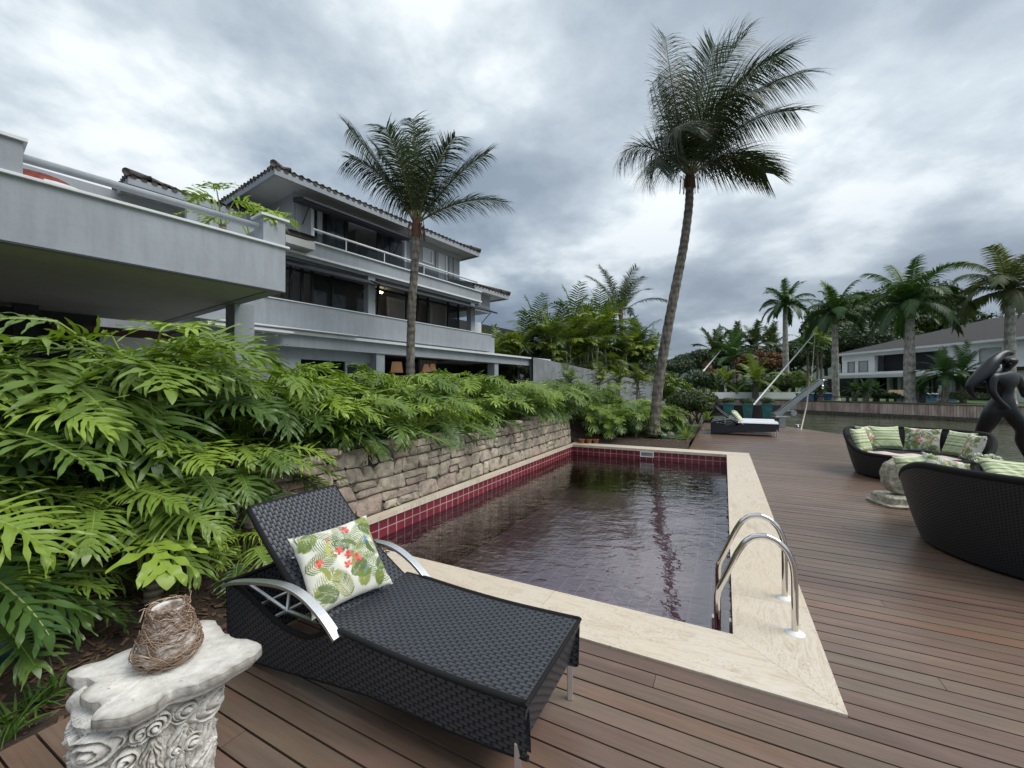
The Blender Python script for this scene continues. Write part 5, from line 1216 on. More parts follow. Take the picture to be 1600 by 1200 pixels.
# local frame of the lounger: x = s (head direction), y = -t ; build with explicit axes
CH_O = np.array([.048, 1.544]); 
cv_ = V2; cu_ = U2
def cpt(s_, t_, z): q = cv_ * s_ + cu_ * t_; return np.array([q[0], q[1], z])
def lounger(loc_xy, label, detail=True, pil=None, cushion=False):
    o = empty('sun_lounger', (loc_xy[0], loc_xy[1], 0), label=label, cat='sun lounger')
    W_ = .66
    SS = np.linspace(0, 1.98, 50)
    def ztop(s_): return .405 - .015 * sin(min(1, s_ / 1.0) * pi) if s_ < 1.02 else (.405 - .10 * smooth01((s_ - 1.0) / .28) if s_ < 1.35 else .305 + .135 * smooth01((s_ - 1.38) / .6))
    def zbot(s_): return float(np.interp(s_, [0, .15, .4, .83, 1.15, 1.48, 1.7, 1.98], [.19, .175, .16, .15, .11, .062, .035, .01]))
    # side skirts (outer + inner), slightly flared
    for t0_, sgn in ((0, -1), (W_, 1)):
        mb = MB()
        for off, fl in ((0, 0), (-.035, 1)):
            P = []; UV = []
            for s_ in SS:
                zt_, zb_ = ztop(s_), zbot(s_); row = []; uvr = []
                for q in np.linspace(0, 1, 7):
                    z = zb_ + (zt_ - zb_) * q; bulge = -.022 * (1 - q) 
                    row.append(cpt(s_, t0_ + sgn * (off + bulge), z)); uvr.append((s_, z))
                P.append(row); UV.append(uvr)
            mb.grid(P, .5, UV, flip=(sgn > 0) ^ (fl == 1))
        # top edge roll and bottom hem
        mb.tube([cpt(s_, t0_ - sgn * .012, ztop(s_) + .002) for s_ in SS], .0145, 8); mb.tube([cpt(s_, t0_ - sgn * (.030), zbot(s_)) for s_ in SS], .011, 6)
        mb.build('side_panel', M_wick, o, smooth=True)
    # foot panel tapers in downwards
    mb = MB(); P = []; UV = []
    for t_ in np.linspace(0, W_, 9):
        P.append([cpt(-.006 + .05 * (1 - q), t_ + (.02 * (1 - q)) * (1 if t_ < W_ / 2 else -1) * abs(t_ / W_ * 2 - 1), .19 + (.403 - .19) * q) for q in np.linspace(0, 1, 6)]); UV.append([(t_, .19 + .213 * q) for q in np.linspace(0, 1, 6)])
    mb.grid(P, .5, UV, flip=True); mb.tube([cpt(.0, t_, .405) for t_ in np.linspace(.0, W_, 12)], .010, 8); mb.build('foot_panel', M_wick, o, smooth=True)
    # head panel
    mb = MB(); P = []; UV = []
    for t_ in np.linspace(0, W_, 9): P.append([cpt(1.98 - .03 * (1 - q), t_, .01 + (.43 - .01) * q) for q in np.linspace(0, 1, 6)]); UV.append([(t_, .42 * q) for q in np.linspace(0, 1, 6)])
    mb.grid(P, .5, UV); mb.tube([cpt(1.98, t_, .435) for t_ in np.linspace(.0, W_, 12)], .014, 8); mb.build('head_panel', M_wick, o, smooth=True)
    # seat
    mb = MB(); P = []; UV = []
    for s_ in np.linspace(0.0, 1.16, 30): P.append([cpt(s_, t_, ztop(min(s_, .95)) + .008 - .010 * sin(pi * t_ / W_)) for t_ in np.linspace(.0, W_, 12)]); UV.append([(s_, t_) for t_ in np.linspace(0, W_, 12)])
    mb.grid(P, .5, UV, flip=False); P2 = [[p - np.array([0, 0, .03]) for p in row] for row in P]; mb.grid(P2, .5, UV, flip=True); mb.build('seat', M_wick, o, smooth=True)
    # backrest
    h0 = np.array([1.13, .395]); h1 = np.array([1.80, .905]); mb = MB(); dirv = (h1 - h0); Lb = np.linalg.norm(dirv); dirv /= Lb; nr = np.array([-dirv[1], dirv[0]])
    def bp(q, t_, th): c = h0 + dirv * Lb * q + nr * (th - .035 * sin(pi * q)); return cpt(c[0], t_, c[1])
    for th, fl in ((.0, 0), (-.035, 1)):
        P = [[bp(q, t_, th) for t_ in np.linspace(.035, W_ - .035, 10)] for q in np.linspace(0, 1, 22)]; UV = [[(q * Lb, t_) for t_ in np.linspace(0, W_ - .07, 10)] for q in np.linspace(0, 1, 22)]
        mb.grid(P, .5, UV, flip=(fl == 1))
    for t_ in (.035, W_ - .035): mb.tube([bp(q, t_, -.017) for q in np.linspace(0, 1, 22)], .018, 8)
    mb.tube([bp(1, t_, -.017) for t_ in np.linspace(.035, W_ - .035, 8)], .018, 8); mb.build('backrest', M_wick, o, smooth=True)
    # armrests: flat aluminium bows
    for t_ in (-.012, W_ + .012):
        key = np.array([(1.96, .43), (1.90, .462), (1.76, .497), (1.60, .530), (1.44, .552), (1.32, .550), (1.22, .525), (1.12, .477), (1.045, .425), (1.00, .385)])
        T = np.linspace(0, 9, 40); Q = np.array([np.interp(T, range(10), key[:, i]) for i in range(2)]).T
        for _ in range(5): Q[1:-1] = (Q[:-2] + 2 * Q[1:-1] + Q[2:]) / 4
        mb = MB(); P = []
        for i in range(len(Q)):
            d_ = Q[min(i + 1, len(Q) - 1)] - Q[max(i - 1, 0)]; d_ /= np.linalg.norm(d_); n_ = np.array([d_[1], -d_[0]]); 
            if n_[1] < 0: n_ = -n_
            P.append([cpt(*(Q[i] + n_ * b)[[0]], t_ + a, (Q[i] + n_ * b)[1]) for a, b in ((-.024, .009), (.024, .009), (.024, -.009), (-.024, -.009))])
        P = np.array(P); mb.grid(P, .5, wrap_v=True); mb.F += [(0, 1, 2, 3), tuple(len(Q) * 4 - 4 + k for k in (3, 2, 1, 0))]; mb.R += [.5, .5]; mb.UV += [None, None]
        mb.build('armrest', M_alu, o, bevel=.002)
    # back support struts
    for t_ in (.10, W_ - .10):
        mb = MB(); mb.tube([cpt(1.55, t_, .32), cpt(1.50, t_, .64)], .010, 8); mb.tube([cpt(1.92, t_, .40), cpt(1.55, t_, .33), cpt(1.2, t_, .33)], .011, 8)
        mb.build('strut', M_alu, o, smooth=True)
    mb = MB(); mb.tube([cpt(1.55, .03, .33), cpt(1.55, W_ - .03, .33)], .010, 8); mb.tube([cpt(1.72, .03, .345), cpt(1.72, W_ - .03, .345)], .010, 8); mb.build('cross_bar', M_alu, o, smooth=True)
    for s_, t_ in ((.045, .03), (.045, W_ - .03)):
        mb = MB(); q = cpt(s_, t_, 0); mb.box(q[0] - .014, q[0] + .014, q[1] - .014, q[1] + .014, 0, .24 if s_ < 1 else .2); mb.build('leg', M_alu, o, bevel=.003)
    if cushion:
        mb = MB(); P = [[cpt(s_, t_, .42 + .055 * (min(1, 12 * min(t_ - .02, W_ - .02 - t_) / W_ + .0) ** .5)) for t_ in np.linspace(.02, W_ - .02, 12)] for s_ in np.linspace(.0, 1.15, 12)]
        mb.grid(P); mb.build('seat_pad', M_offw, o, smooth=True)
    return o
lounger(CH_O, 'charcoal wicker sun lounger with metal arms standing near the camera beside the pool')
# pillow on it
pc = cpt(1.275, .245, .605) + np.array([CH_O[0], CH_O[1], 0]); 
# corners measured against the photograph give its tilt
xdir = cpt(-.26, .92, .06); ydir = cpt(.62, .14, .78)
pillow(tuple(pc), xdir, ydir, .46, .45, .13, FLO, 'throw_pillow', 'square tropical print pillow with red flowers leaning on the near wicker lounger', n_=190, seed=3)
# two loungers in the distance
fa = np.array([8.62, 13.25]); lounger(fa, 'far wicker lounger with pale pad, the nearer of the distant pair', cushion=True)
fb = fa + cu_ * 1.05; lounger(fb, 'far wicker lounger with pale pad, the one behind nearest the teal planters', cushion=True)
for i, (ba, t_, img) in enumerate(((fa, .30, STR), (fb, .33, FLO))):
    c_ = cpt(1.16, t_, .60) + np.array([ba[0], ba[1], 0])
    pillow(tuple(c_), cpt(-.2, 1, 0), cpt(.62, .1, .78), .46, .44, .14, img, 'throw_pillow', ('striped green pillow on the nearer of the distant loungers', 'tropical print pillow on the rear one of the distant loungers')[i], n_=40, seed=9 + i)

# ================================================================== CARVED CAPITAL
TZ = .55
tp_px = [(313, 969), (339, 966), (350, 980), (362, 992), (388, 998), (411, 1003), (412, 1010), (402, 1020), (370, 1038), (330, 1060), (300, 1070), (285, 1072), (270, 1077), (250, 1094), (228, 1104), (205, 1114), (186, 1119), (160, 1122), (145, 1121), (150, 1112), (164, 1099), (158, 1094), (146, 1094), (132, 1088), (129, 1083), (136, 1074), (153, 1061), (140, 1057), (118, 1059), (109, 1052), (114, 1045), (144, 1035), (180, 1022), (216, 1008), (262, 990), (300, 980)]
TOPP = np.array([gp(x, y, TZ)[:2] for x, y in tp_px]); cen = TOPP.mean(0)
cap = empty('carved_capital', (cen[0], cen[1], 0), label='broken white Corinthian column capital used as a side table at the deck edge', cat='side table')
def resamp(P, n_):
    Q = np.vstack([P, P[:1]]); L = np.concatenate([[0], np.cumsum(np.linalg.norm(np.diff(Q, axis=0), axis=1))]); T = np.linspace(0, L[-1], n_, endpoint=False); return np.array([np.interp(T, L, Q[:, i]) for i in range(2)]).T
NS = 260; RP = resamp(TOPP - cen, NS); rg = np.random.default_rng(5)
nz = np.interp(np.arange(NS), np.linspace(0, NS, 70), rg.uniform(-1, 1, 70))
mb = MB(); P = []
for k, (sc, z) in enumerate(((.0, .003), (.3, .003), (.6, .002), (.85, .001), (.985, .0005), (.998, -.001), (1.0, -.005), (1.0, -.026), (.985, -.032), (.93, -.036), (.92, -.052), (.80, -.070), (.5, -.080), (.0, -.082))):
    P.append([(q[0] * (sc + .012 * nz[i] * (sc > .9)), q[1] * (sc + .012 * nz[i] * (sc > .9)), TZ + z + (.0015 * sin(q[0] * 40 + q[1] * 31) if sc > .1 else 0) + .0035 * nz[i] * (sc > .97)) for i, q in enumerate(RP)])
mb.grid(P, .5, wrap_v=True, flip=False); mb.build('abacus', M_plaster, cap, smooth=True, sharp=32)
# bell: oval body with acanthus relief
ang = atan2((TOPP[18] - TOPP[5])[1], (TOPP[18] - TOPP[5])[0]); ex = np.array([cos(ang), sin(ang)]); ey = np.array([-sin(ang), cos(ang)])
def bell(th, z, out=0):
    f_ = z / (TZ - .05); w = .190 + .030 * f_ ** 2 + .055 * f_ ** 6; d = .125 + .02 * f_ + .05 * f_ ** 5
    cs, sn = cos(th), sin(th); p_ = 2.6; r_ = (abs(cs / (w + out)) ** p_ + abs(sn / (d + out)) ** p_) ** (-1 / p_)
    q = ex * r_ * cs + ey * r_ * sn; return np.array([q[0], q[1], z])
NT, NZ = 620, 190
TH = np.linspace(0, 2 * pi, NT, endpoint=False); fdir = -ey if (-ey)[1] < 0 else ey
A_, Z_ = np.meshgrid(TH, np.linspace(0, TZ - .05, NZ + 1)); H_ = np.zeros_like(A_); rg = np.random.default_rng(6)
def per(th0):
    d_ = (A_ - th0 + pi) % (2 * pi) - pi; return d_ * .155        # arc metres around th0
def add_leaf(th0, z0, z1, wd, amp, lean=0.):
    global H_
    x = per(th0) - lean * (Z_ - z0); q = (Z_ - z0) / (z1 - z0); ok = (q > 0) & (q < 1); qq = np.clip(q, 0, 1)
    w_ = wd * (.75 + .35 * np.sin(qq * pi)) * (1 + .20 * np.cos(qq * 30)) * np.sqrt(np.clip(1 - np.clip((qq - .75) / .25, 0, 1) ** 2, 0, 1)); e = np.abs(x) / np.maximum(w_, 1e-4)
    ins = ok & (e < 1); h = amp * (1 - e ** 4) * (.40 + .85 * qq ** 1.6); h += .0045 * np.cos((e * 2.6 + qq * 4.5) * 2 * pi) * (e > .12) ; h += .006 * (e < .12)
    H_ = np.where(ins, np.maximum(H_, h), H_)
def add_spiral(th0, z0, R_, amp, hand=1, turns=2.2):
    global H_
    x = per(th0); y = Z_ - z0; r_ = np.sqrt(x * x + y * y); a = np.arctan2(y, x) * hand; pit = R_ / turns
    rid = np.cos((r_ / pit - a / (2 * pi)) * 2 * pi); h = amp * (1.25 - .45 * r_ / R_) + .0075 * rid; h = np.where(r_ < .2 * R_, amp * 1.35 + .006, h)
    m_ = r_ < R_ * (1 + .06 * rid); H_ = np.where(m_, np.maximum(h, H_ * .3), H_)
base_th = atan2(fdir @ ey, fdir @ ex)
for k in range(9): add_leaf(base_th + k * 2 * pi / 9 + .1, -.06, .25 + .02 * sin(k * 3), .050, .026, .15 * sin(k))
for k in range(9): add_leaf(base_th + (k + .5) * 2 * pi / 9 + .1, .05, .39 + .02 * sin(k * 2), .040, .024, -.12 * sin(k * 2))
for k in range(8):
    t_ = base_th + (k + .25) * 2 * pi / 8; add_spiral(t_ - .21, .435, .032, .022, 1); add_spiral(t_ + .21, .43, .034, .024, -1)
for k in range(9): add_spiral(base_th + k * .7 + .3, .30 + .07 * sin(k * 2.3), .019, .026, 1 if k % 2 else -1, 1.6)
for (dt_, z0_, R0_, am, hd) in ((-1.02, .425, .050, .034, 1), (-.62, .36, .034, .028, -1), (.95, .40, .052, .036, -1), (.45, .44, .036, .030, 1), (-.12, .43, .030, .030, 1), (.62, .30, .030, .028, 1), (-.85, .27, .032, .028, -1)):
    for s_ in (1, -1): add_spiral(base_th + s_ * dt_ if s_ > 0 else base_th + dt_ + pi, z0_, R0_, am, hd)
nzf = rg.uniform(-1, 1, (40, 90)); iz = (np.linspace(0, 38.9, NZ + 1)); it = np.linspace(0, 88.9, NT); a0 = nzf[iz.astype(int)][:, it.astype(int)]; a1_ = nzf[iz.astype(int) + 1][:, it.astype(int)]; b0_ = nzf[iz.astype(int)][:, it.astype(int) + 1]; fz = (iz % 1)[:, None]; ft_ = (it % 1)[None]
H_ += .0035 * (a0 * (1 - fz) * (1 - ft_) + a1_ * fz * (1 - ft_) + b0_ * (1 - fz) * ft_)
fq = Z_ / (TZ - .05); wq = .170 + .012 * fq ** 2 + .022 * fq ** 7; dq = .102 + .01 * fq + .020 * fq ** 6
rr_ = (np.abs(np.cos(A_) / (wq + H_)) ** 2.6 + np.abs(np.sin(A_) / (dq + H_)) ** 2.6) ** (-1 / 2.6)
Px = rr_ * np.cos(A_); Py = rr_ * np.sin(A_); H_ *= 1 - .5 * fq ** 8; P = np.stack([ex[0] * Px + ey[0] * Py, ex[1] * Px + ey[1] * Py, Z_], -1)
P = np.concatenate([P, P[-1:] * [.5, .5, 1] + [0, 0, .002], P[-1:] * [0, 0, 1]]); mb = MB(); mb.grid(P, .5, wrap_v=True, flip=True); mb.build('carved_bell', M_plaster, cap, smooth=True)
# rough broken lump on its left flank
mb = MB(); cl = (gp(138, 1100, .43)[:2] - cen) * .93; P = []; rg = np.random.default_rng(8)
for a in np.linspace(.03, pi - .03, 40):
    P.append([np.array([cl[0], cl[1], .44]) + np.array([.060 * sin(a) * cos(b), .050 * sin(a) * sin(b), .095 * cos(a)]) * (1 + .10 * sin(2 * b + 5 * a) + .05 * sin(7 * b + 9 * a) * sin(a) + rg.uniform(-.012, .012)) for b in np.linspace(0, 2 * pi, 56, endpoint=False)])
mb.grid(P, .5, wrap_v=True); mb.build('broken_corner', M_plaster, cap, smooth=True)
# twig vase on top
vb = gp(266, 1030, TZ); vz = empty('twig_vase', (vb[0], vb[1], TZ + .004), label='pear shaped vase wrapped in brown twigs standing on the carved capital', cat='vase')
prof = [(.055, 0), (.085, .012), (.103, .042), (.100, .075), (.086, .115), (.070, .150), (.060, .18), (.056, .205)]
def vr(z): return float(np.interp(z, [p[1] for p in prof], [p[0] for p in prof]))
m_, n, p = base_mat('pale_glaze'); setv(n, p, 'Base Color', n.mix(n.ramp(n.noise(obco(n), 18, 4, .6), [(.45, 0.), (.6, 1.)]), (.62, .60, .57), (.22, .16, .12))); p.inputs['Roughness'].default_value = .5
mb = MB(); mb.lathe([(q * .90, z + .003) for q, z in prof] + [(.043, .201), (.052, .15), (.06, .05)], 32); mb.build('inner_pot', m_, vz, smooth=True)
mb = MB(); rg = np.random.default_rng(15)
for k in range(400):
    a0 = rg.uniform(0, 6.28); z0 = rg.uniform(0, .208); st_ = rg.choice([0, 1, 2], p=[.5, .3, .2]); n_ = 12
    da = rg.uniform(.6, 2.0) * rg.choice([-1, 1]); dz = (rg.uniform(-.06, .06), rg.uniform(-.16, .16), rg.uniform(-.03, .03))[st_]; off = rg.uniform(.000, .012); ph = rg.uniform(0, 6); pts = []
    for t in np.linspace(0, 1, n_):
        z = min(.214, max(.003, z0 + dz * t + .008 * sin(9 * t + ph))); a = a0 + da * t; r_ = vr(min(z, .205)) * .95 + off + .004 * sin(7 * t + ph); pts.append((r_ * cos(a), r_ * sin(a), z))
    mb.tube(pts, rg.uniform(.0007, .0017), 4, float(rg.random()), cap=False)
for k in range(16):
    a = rg.uniform(0, 6.28); pts = [(.055 * cos(a), .055 * sin(a), .2), (.07 * cos(a + .2), .07 * sin(a + .2), .215), (.085 * cos(a + .5), .085 * sin(a + .5), rg.uniform(.17, .225))]; mb.tube(pts, .0011, 4, .8, cap=False)
mb.build('twig_wrap', M_twig, vz, smooth=True)
for v_ in ((.03, .03),): pass

# ================================================================== CURVED WICKER SOFAS
def sofa(c, rt, rb, back_az, hmax, hmin, label, sh=.30, ell=1.0, lo=.75):
    o = empty('curved_sofa', (c[0], c[1], 0), label=label, cat='sofa'); NA = 120
    def rim(a): d_ = (a - back_az + pi) % (2 * pi) - pi; x = cos(d_ / 1.0); return hmin + (hmax - hmin) * smooth01((x + lo) / 1.1)
    A = np.linspace(0, 2 * pi, NA, endpoint=False)
    mb = MB(); P = []; UV = []
    for i in range(NA + 1):
        a = A[i % NA]; h = rim(a); row = []; uvr = []
        for q in np.linspace(0, 1, 12):
            z = .03 + (h - .03) * q; r_ = rb + (rt - rb) * (z / hmax) ** .8 ; row.append((r_ * cos(a), r_ * sin(a) * ell, z)); uvr.append((i / NA * 2 * pi * rt, z))
        P.append(row); UV.append(uvr)
    mb.grid(P, .5, UV); mb.build('wicker_shell', M_wick2, o, smooth=True)
    mb = MB(); P = []; UV = []
    for i in range(NA + 1):
        a = A[i % NA]; h = rim(a); P.append([((rb + (rt - rb) * (z / hmax) ** .8 - .07) * cos(a), (rb + (rt - rb) * (z / hmax) ** .8 - .07) * sin(a) * ell, z) for z in (.22, (.22 + h) / 2, h)]); UV.append([(i / NA * 2 * pi * rt, z) for z in (.22, (.22 + h) / 2, h)])
    mb.grid(P, .5, UV, flip=True); mb.build('inner_back', M_wick2, o, smooth=True)
    mb = MB(); pts = [((rb + (rt - rb) * (rim(a) / hmax) ** .8 - .035) * cos(a), (rb + (rt - rb) * (rim(a) / hmax) ** .8 - .035) * sin(a) * ell, rim(a)) for a in A]; mb.tube(pts, .040, 10, closed=True); mb.build('rolled_rim', M_wick2, o, smooth=True)
    rc = rb + (rt - rb) * .4 - .06; mb = MB(); P = []
    for q, z in ((1, .2), (1, sh + .02), (.985, sh + .06), (.95, sh + .085), (.8, sh + .095), (.4, sh + .09), (.0, sh + .088)):
        P.append([(rc * q * cos(a), rc * q * sin(a) * ell, z + .006 * sin(a * 5) * (q > .3)) for a in A])
    mb.grid(P, .5, wrap_v=True, flip=True); mb.build('seat_cushion', M_blackc, o, smooth=True); return o
S1 = np.array([7.2, 7.35]); S2 = np.array([5.13, 3.76])
sofa(S1, 1.0, .80, atan2(.75, .66), .80, .42, 'round black wicker sofa with five pillows beyond the stone disc')
sofa(S2, 1.2, .98, radians(-107), .85, .47, 'large black wicker sofa at the right edge with its tall back to the camera', lo=.9)
PL = 'pillow'
def spil(c, az, px_off, z, img, label, w_=.52, lean=.35, yaw=0, n_=44, rr=.74, seed=0):
    a = az; p = np.array([c[0] + rr * cos(a), c[1] + rr * sin(a), z]); inward = -np.array([cos(a + yaw), sin(a + yaw), 0]); side = np.array([inward[1], -inward[0], 0]); up = np.array([0, 0, 1.]) - inward * lean
    return pillow(tuple(p), side, up, w_, .47, .15, img, 'throw_pillow', label, n_=n_, seed=seed)
def az1(px, rr=.74):   # angle on sofa 1 whose far point shows at px
    best = None
    for k in range(720):
        a = k * pi / 360; p = S1 + rr * np.array([cos(a), sin(a)]); x = 800 + FP * p[0] / p[1]
        if p @ S1 / np.linalg.norm(S1) < np.linalg.norm(S1) - .15: continue
        e_ = abs(x - px)
        if best is None or e_ < best[0]: best = (e_, a)
    return best[1]
spil(S1, az1(1340, .72), 0, .60, STR, 'green striped pillow at the far left end of the round sofa', w_=.40, rr=.72, yaw=-.5, seed=21)
spil(S1, az1(1353, .80), 0, .62, FLO2, 'tropical print pillow half hidden behind the leftmost striped one', w_=.38, rr=.80, seed=22)
spil(S1, az1(1383), 0, .62, STR, 'green striped pillow second from the left along the round sofa back', seed=23)
spil(S1, az1(1440), 0, .61, FLO, 'tropical print pillow with red flowers at the middle of the round sofa back', w_=.52, seed=24)
spil(S1, az1(1497), 0, .60, STR, 'green striped pillow right of the middle print pillow', w_=.50, seed=25)
spil(S1, az1(1545, .70), 0, .60, FLO2, 'tropical print pillow at the right end of the round sofa', w_=.42, rr=.70, yaw=.4, seed=26)
# throw on the round sofa
mb = MB(); P = []
ta = atan2(*(S1[::-1])); fx = np.array([sin(ta), -cos(ta)]); fy = np.array([cos(ta), sin(ta)])     # right, away
for i in np.linspace(-.62, .55, 26):
    row = []
    for j in np.linspace(-.20, .30, 14):
        q = S1 + fx * (i + .02 * sin(j * 20)) + fy * (j - .28 + .03 * sin(i * 6)); row.append((q[0], q[1], .405 + .012 * sin(i * 17 + j * 6) + .008 * sin(j * 31)))
    P.append(row)
mb.grid(P); o = mb.build('throw_blanket', M_pink, smooth=True); sm = o.modifiers.new('t', 'SOLIDIFY'); sm.thickness = .012; tag(o, 'pale pink throw blanket spread on the seat of the round sofa', 'blanket')
# pillows and vase on the near sofa
p = dp(1434, 738, 4.62); pillow(tuple(p), (.8, -.2, .1), (.0, .35, .9), .38, .40, .16, STR, 'throw_pillow', 'green striped pillow standing at the left arm of the near black sofa', seed=31)
p = dp(1478, 738, 4.55); pillow(tuple(p), (.9, -.1, -.25), (.15, .3, .8), .50, .34, .14, FLO, 'throw_pillow', 'tropical print pillow lying beside the striped one on the near black sofa', seed=32)
p = dp(1580, 741, 4.35); pillow(tuple(p), (.9, -.15, -.12), (.1, .5, .6), .52, .34, .14, STR, 'throw_pillow', 'pale striped pillow behind the rim of the near sofa at the picture edge', seed=33)
vq = dp(1533, 760, 4.9); fl = empty('flower_vase', (vq[0], vq[1], .395), label='glass vase of white flowers standing between the two black sofas', cat='vase')
mb = MB(); mb.lathe([(.05, 0), (.05, .01), (.04, .1), (.055, .26), (.05, .26), (.035, .1)], 20); mb.build('vase', M_glass, fl, smooth=True)
ft = mb_h = MB(); mb_h.lathe([(.24, -.012), (.24, .0)], 28); mb_h.lathe([(.02, -.37), (.02, -.012)], 10); mb_h.lathe([(.16, -.395), (.16, -.37)], 24); 
tb = mb_h.build('side_table', M_blackfr); tb.location = (vq[0], vq[1], .394); tag(tb, 'small black pedestal table carrying the white flowers between the sofas', 'table')
rg = np.random.default_rng(44)
for k in range(9):
    a = rg.uniform(0, 6.28); r_ = rg.uniform(.02, .13); c_ = np.array([r_ * cos(a) * 1.2, r_ * sin(a), .33 + rg.uniform(-.04, .05)]); mb = MB()
    for j in range(14):
        b = j * 2.4; q = j / 14; d_ = np.array([cos(b) * (.3 + q), sin(b) * (.3 + q), 1.1 - q]); d_ /= np.linalg.norm(d_); s_ = np.cross(d_, [0, 0, 1]); s_ /= np.linalg.norm(s_) + 1e-6; L_ = .045
        mb.grid([[c_ + s_ * w_, c_ + d_ * .0, c_ - s_ * w_] if w_ == 0 else [c_ + d_ * l_ + s_ * w_, c_ + d_ * (l_ + .004), c_ + d_ * l_ - s_ * w_] for l_, w_ in ((0, .004), (.5 * L_, .016), (.85 * L_, .018), (L_, .008))], .5)
    mb.build('blossom', M_petal, fl, smooth=True)
mb = MB()
for k in range(9): a = k * .7; mb.tube([(0, 0, .03), (.03 * cos(a), .03 * sin(a), .24), (.1 * cos(a), .1 * sin(a), .34)], .003, 4, .6)
mb.build('stalks', M_grassb, fl)
# ================================================================== STONE DISC ON PLINTH
bq = gp(1420, 797); bx = empty('stone_disc', (5.36, 5.62, 0), radians(-8), label='weathered round millstone standing on a chamfered stone plinth by the sofas', cat='garden ornament')
mb = MB(); rg = np.random.default_rng(51)
prof = [(.40, .30, 0), (.41, .31, .035), (.36, .26, .055), (.355, .255, .145), (.33, .235, .165), (.0, .0, .166)]
P = []
for a_, b_, z in prof:
    row = []
    for th in np.linspace(0, 2 * pi, 64, endpoint=False):
        cs, sn = cos(th), sin(th); r_ = (abs(cs / max(a_, .001)) ** 7 + abs(sn / max(b_, .001)) ** 7) ** (-1 / 7.); row.append((r_ * cs + rg.uniform(-.003, .003), r_ * sn + rg.uniform(-.003, .003), z))
    P.append(row)
mb.grid(P, .3, wrap_v=True, flip=True); mb.build('plinth', M_oldstone, bx, smooth=True, sharp=35)
mb = MB(); P = []
for (r_, y) in ((.07, -.08), (.09, -.10), (.20, -.105), (.285, -.10), (.305, -.075), (.312, 0), (.305, .075), (.285, .10), (.20, .105), (.09, .10), (.07, .08), (.065, 0)):
    row = []
    for th in np.linspace(0, 2 * pi, 72, endpoint=False):
        k_ = 1 + .025 * sin(5 * th + 1) + .02 * sin(11 * th) + rg.uniform(-.006, .006) - .16 * math.exp(-((th - 1.2) / .16) ** 2) * (r_ > .2); row.append((r_ * k_ * cos(th), y + rg.uniform(-.004, .004), .462 + r_ * k_ * sin(th)))
    P.append(row)
mb.grid(P, .6, wrap_v=True, wrap_u=True, flip=True); mb.build('disc', M_oldstone, bx, smooth=True, sharp=38)
mb = MB(); mb.tube([(.0, -.20, .462), (0, .2, .462)], .045, 14); mb.build('axle', M_bronze, bx, smooth=True); bx.scale = (.84, .84, .84)

# ================================================================== BRONZE FIGURE
YS = 8.9
def sp3(px, py, dy=0.0): q = dp(px, py, YS + dy); return q
def skin(name, V, E, R, m, parent, sub=2, root=0):
    me = bpy.data.meshes.new(name); me.from_pydata([tuple(v) for v in V], E, []); o = bpy.data.objects.new(name, me); COL.objects.link(o); o.parent = parent
    me.materials.append(m); md = o.modifiers.new('skin', 'SKIN'); md.use_smooth_shade = True
    for i, r_ in enumerate(R): sv = me.skin_vertices[0].data[i]; sv.radius = (r_, r_) if np.isscalar(r_) else r_; sv.use_root = (i == root)
    s_ = o.modifiers.new('sub', 'SUBSURF'); s_.levels = sub; s_.render_levels = sub; return o
stt = empty('bronze_sculpture', (0, 0, 0), label='tall black bronze figure of a striding woman with streaming hair at the canal edge', cat='sculpture')
J = dict(pel=(1563, 636), wst=(1569, 618), rib=(1568, 604), chest=(1569, 591), neck=(1571, 580), nk2=(1574, 574), hd=(1578, 566, -.08), hd2=(1577, 559, -.06),
  shl=(1550, 589, -.1), ell=(1549, 612, -.15), wrl=(1561, 627, -.22), hal=(1571, 636, -.25), fil=(1577, 640, -.25),
  shr=(1588, 588, .12), elr=(1597, 606, .25), wrr=(1601, 622, .2), bst=(1590, 594, -.06),
  hl=(1553, 642, .05), tl=(1546, 656, .1), kl=(1535, 672, .2), cl=(1527, 690, .45), al=(1524, 712, .75), fl=(1530, 719, .68),
  hr=(1573, 642, -.05), tr=(1586, 656, -.1), kr=(1599, 671, -.15), cr=(1595, 690, -.05), ar=(1600, 708, -.02), fr=(1590, 713, -.1), tr2=(1604, 727, .0))
order = list(J); ix = {k: i for i, k in enumerate(order)}; V = [sp3(*J[k]) for k in order]
Ed = [('pel', 'wst'), ('wst', 'rib'), ('rib', 'chest'), ('chest', 'neck'), ('neck', 'nk2'), ('nk2', 'hd'), ('hd', 'hd2'), ('chest', 'shl'), ('shl', 'ell'), ('ell', 'wrl'), ('wrl', 'hal'), ('hal', 'fil'), ('chest', 'shr'), ('shr', 'elr'), ('elr', 'wrr'), ('chest', 'bst'),
  ('pel', 'hl'), ('hl', 'tl'), ('tl', 'kl'), ('kl', 'cl'), ('cl', 'al'), ('al', 'fl'), ('pel', 'hr'), ('hr', 'tr'), ('tr', 'kr'), ('kr', 'cr'), ('cr', 'ar'), ('ar', 'tr2')]
RD = dict(pel=.20, wst=.125, rib=.16, chest=(.17, .2), neck=.075, nk2=.07, hd=.15, hd2=.13, shl=.10, ell=.075, wrl=.055, hal=.06, fil=.03, shr=.09, elr=.07, wrr=.05, bst=.05, hl=.19, tl=.175, kl=.125, cl=.11, al=.055, fl=.05, hr=.18, tr=.16, kr=.12, cr=.11, ar=.06, fr=.04, tr2=.03)
used = [k for k in order if k != 'fr']; V = [sp3(*J[k]) for k in used]; ix = {k: i for i, k in enumerate(used)}
V[ix['al']][2] = .12; V[ix['fl']][2] = .055; V[ix['tr2']][2] = .035; V[ix['ar']][2] = .2
skin('body', V, [(ix[a], ix[b]) for a, b in Ed], [RD[k] for k in used], M_bronze, stt)
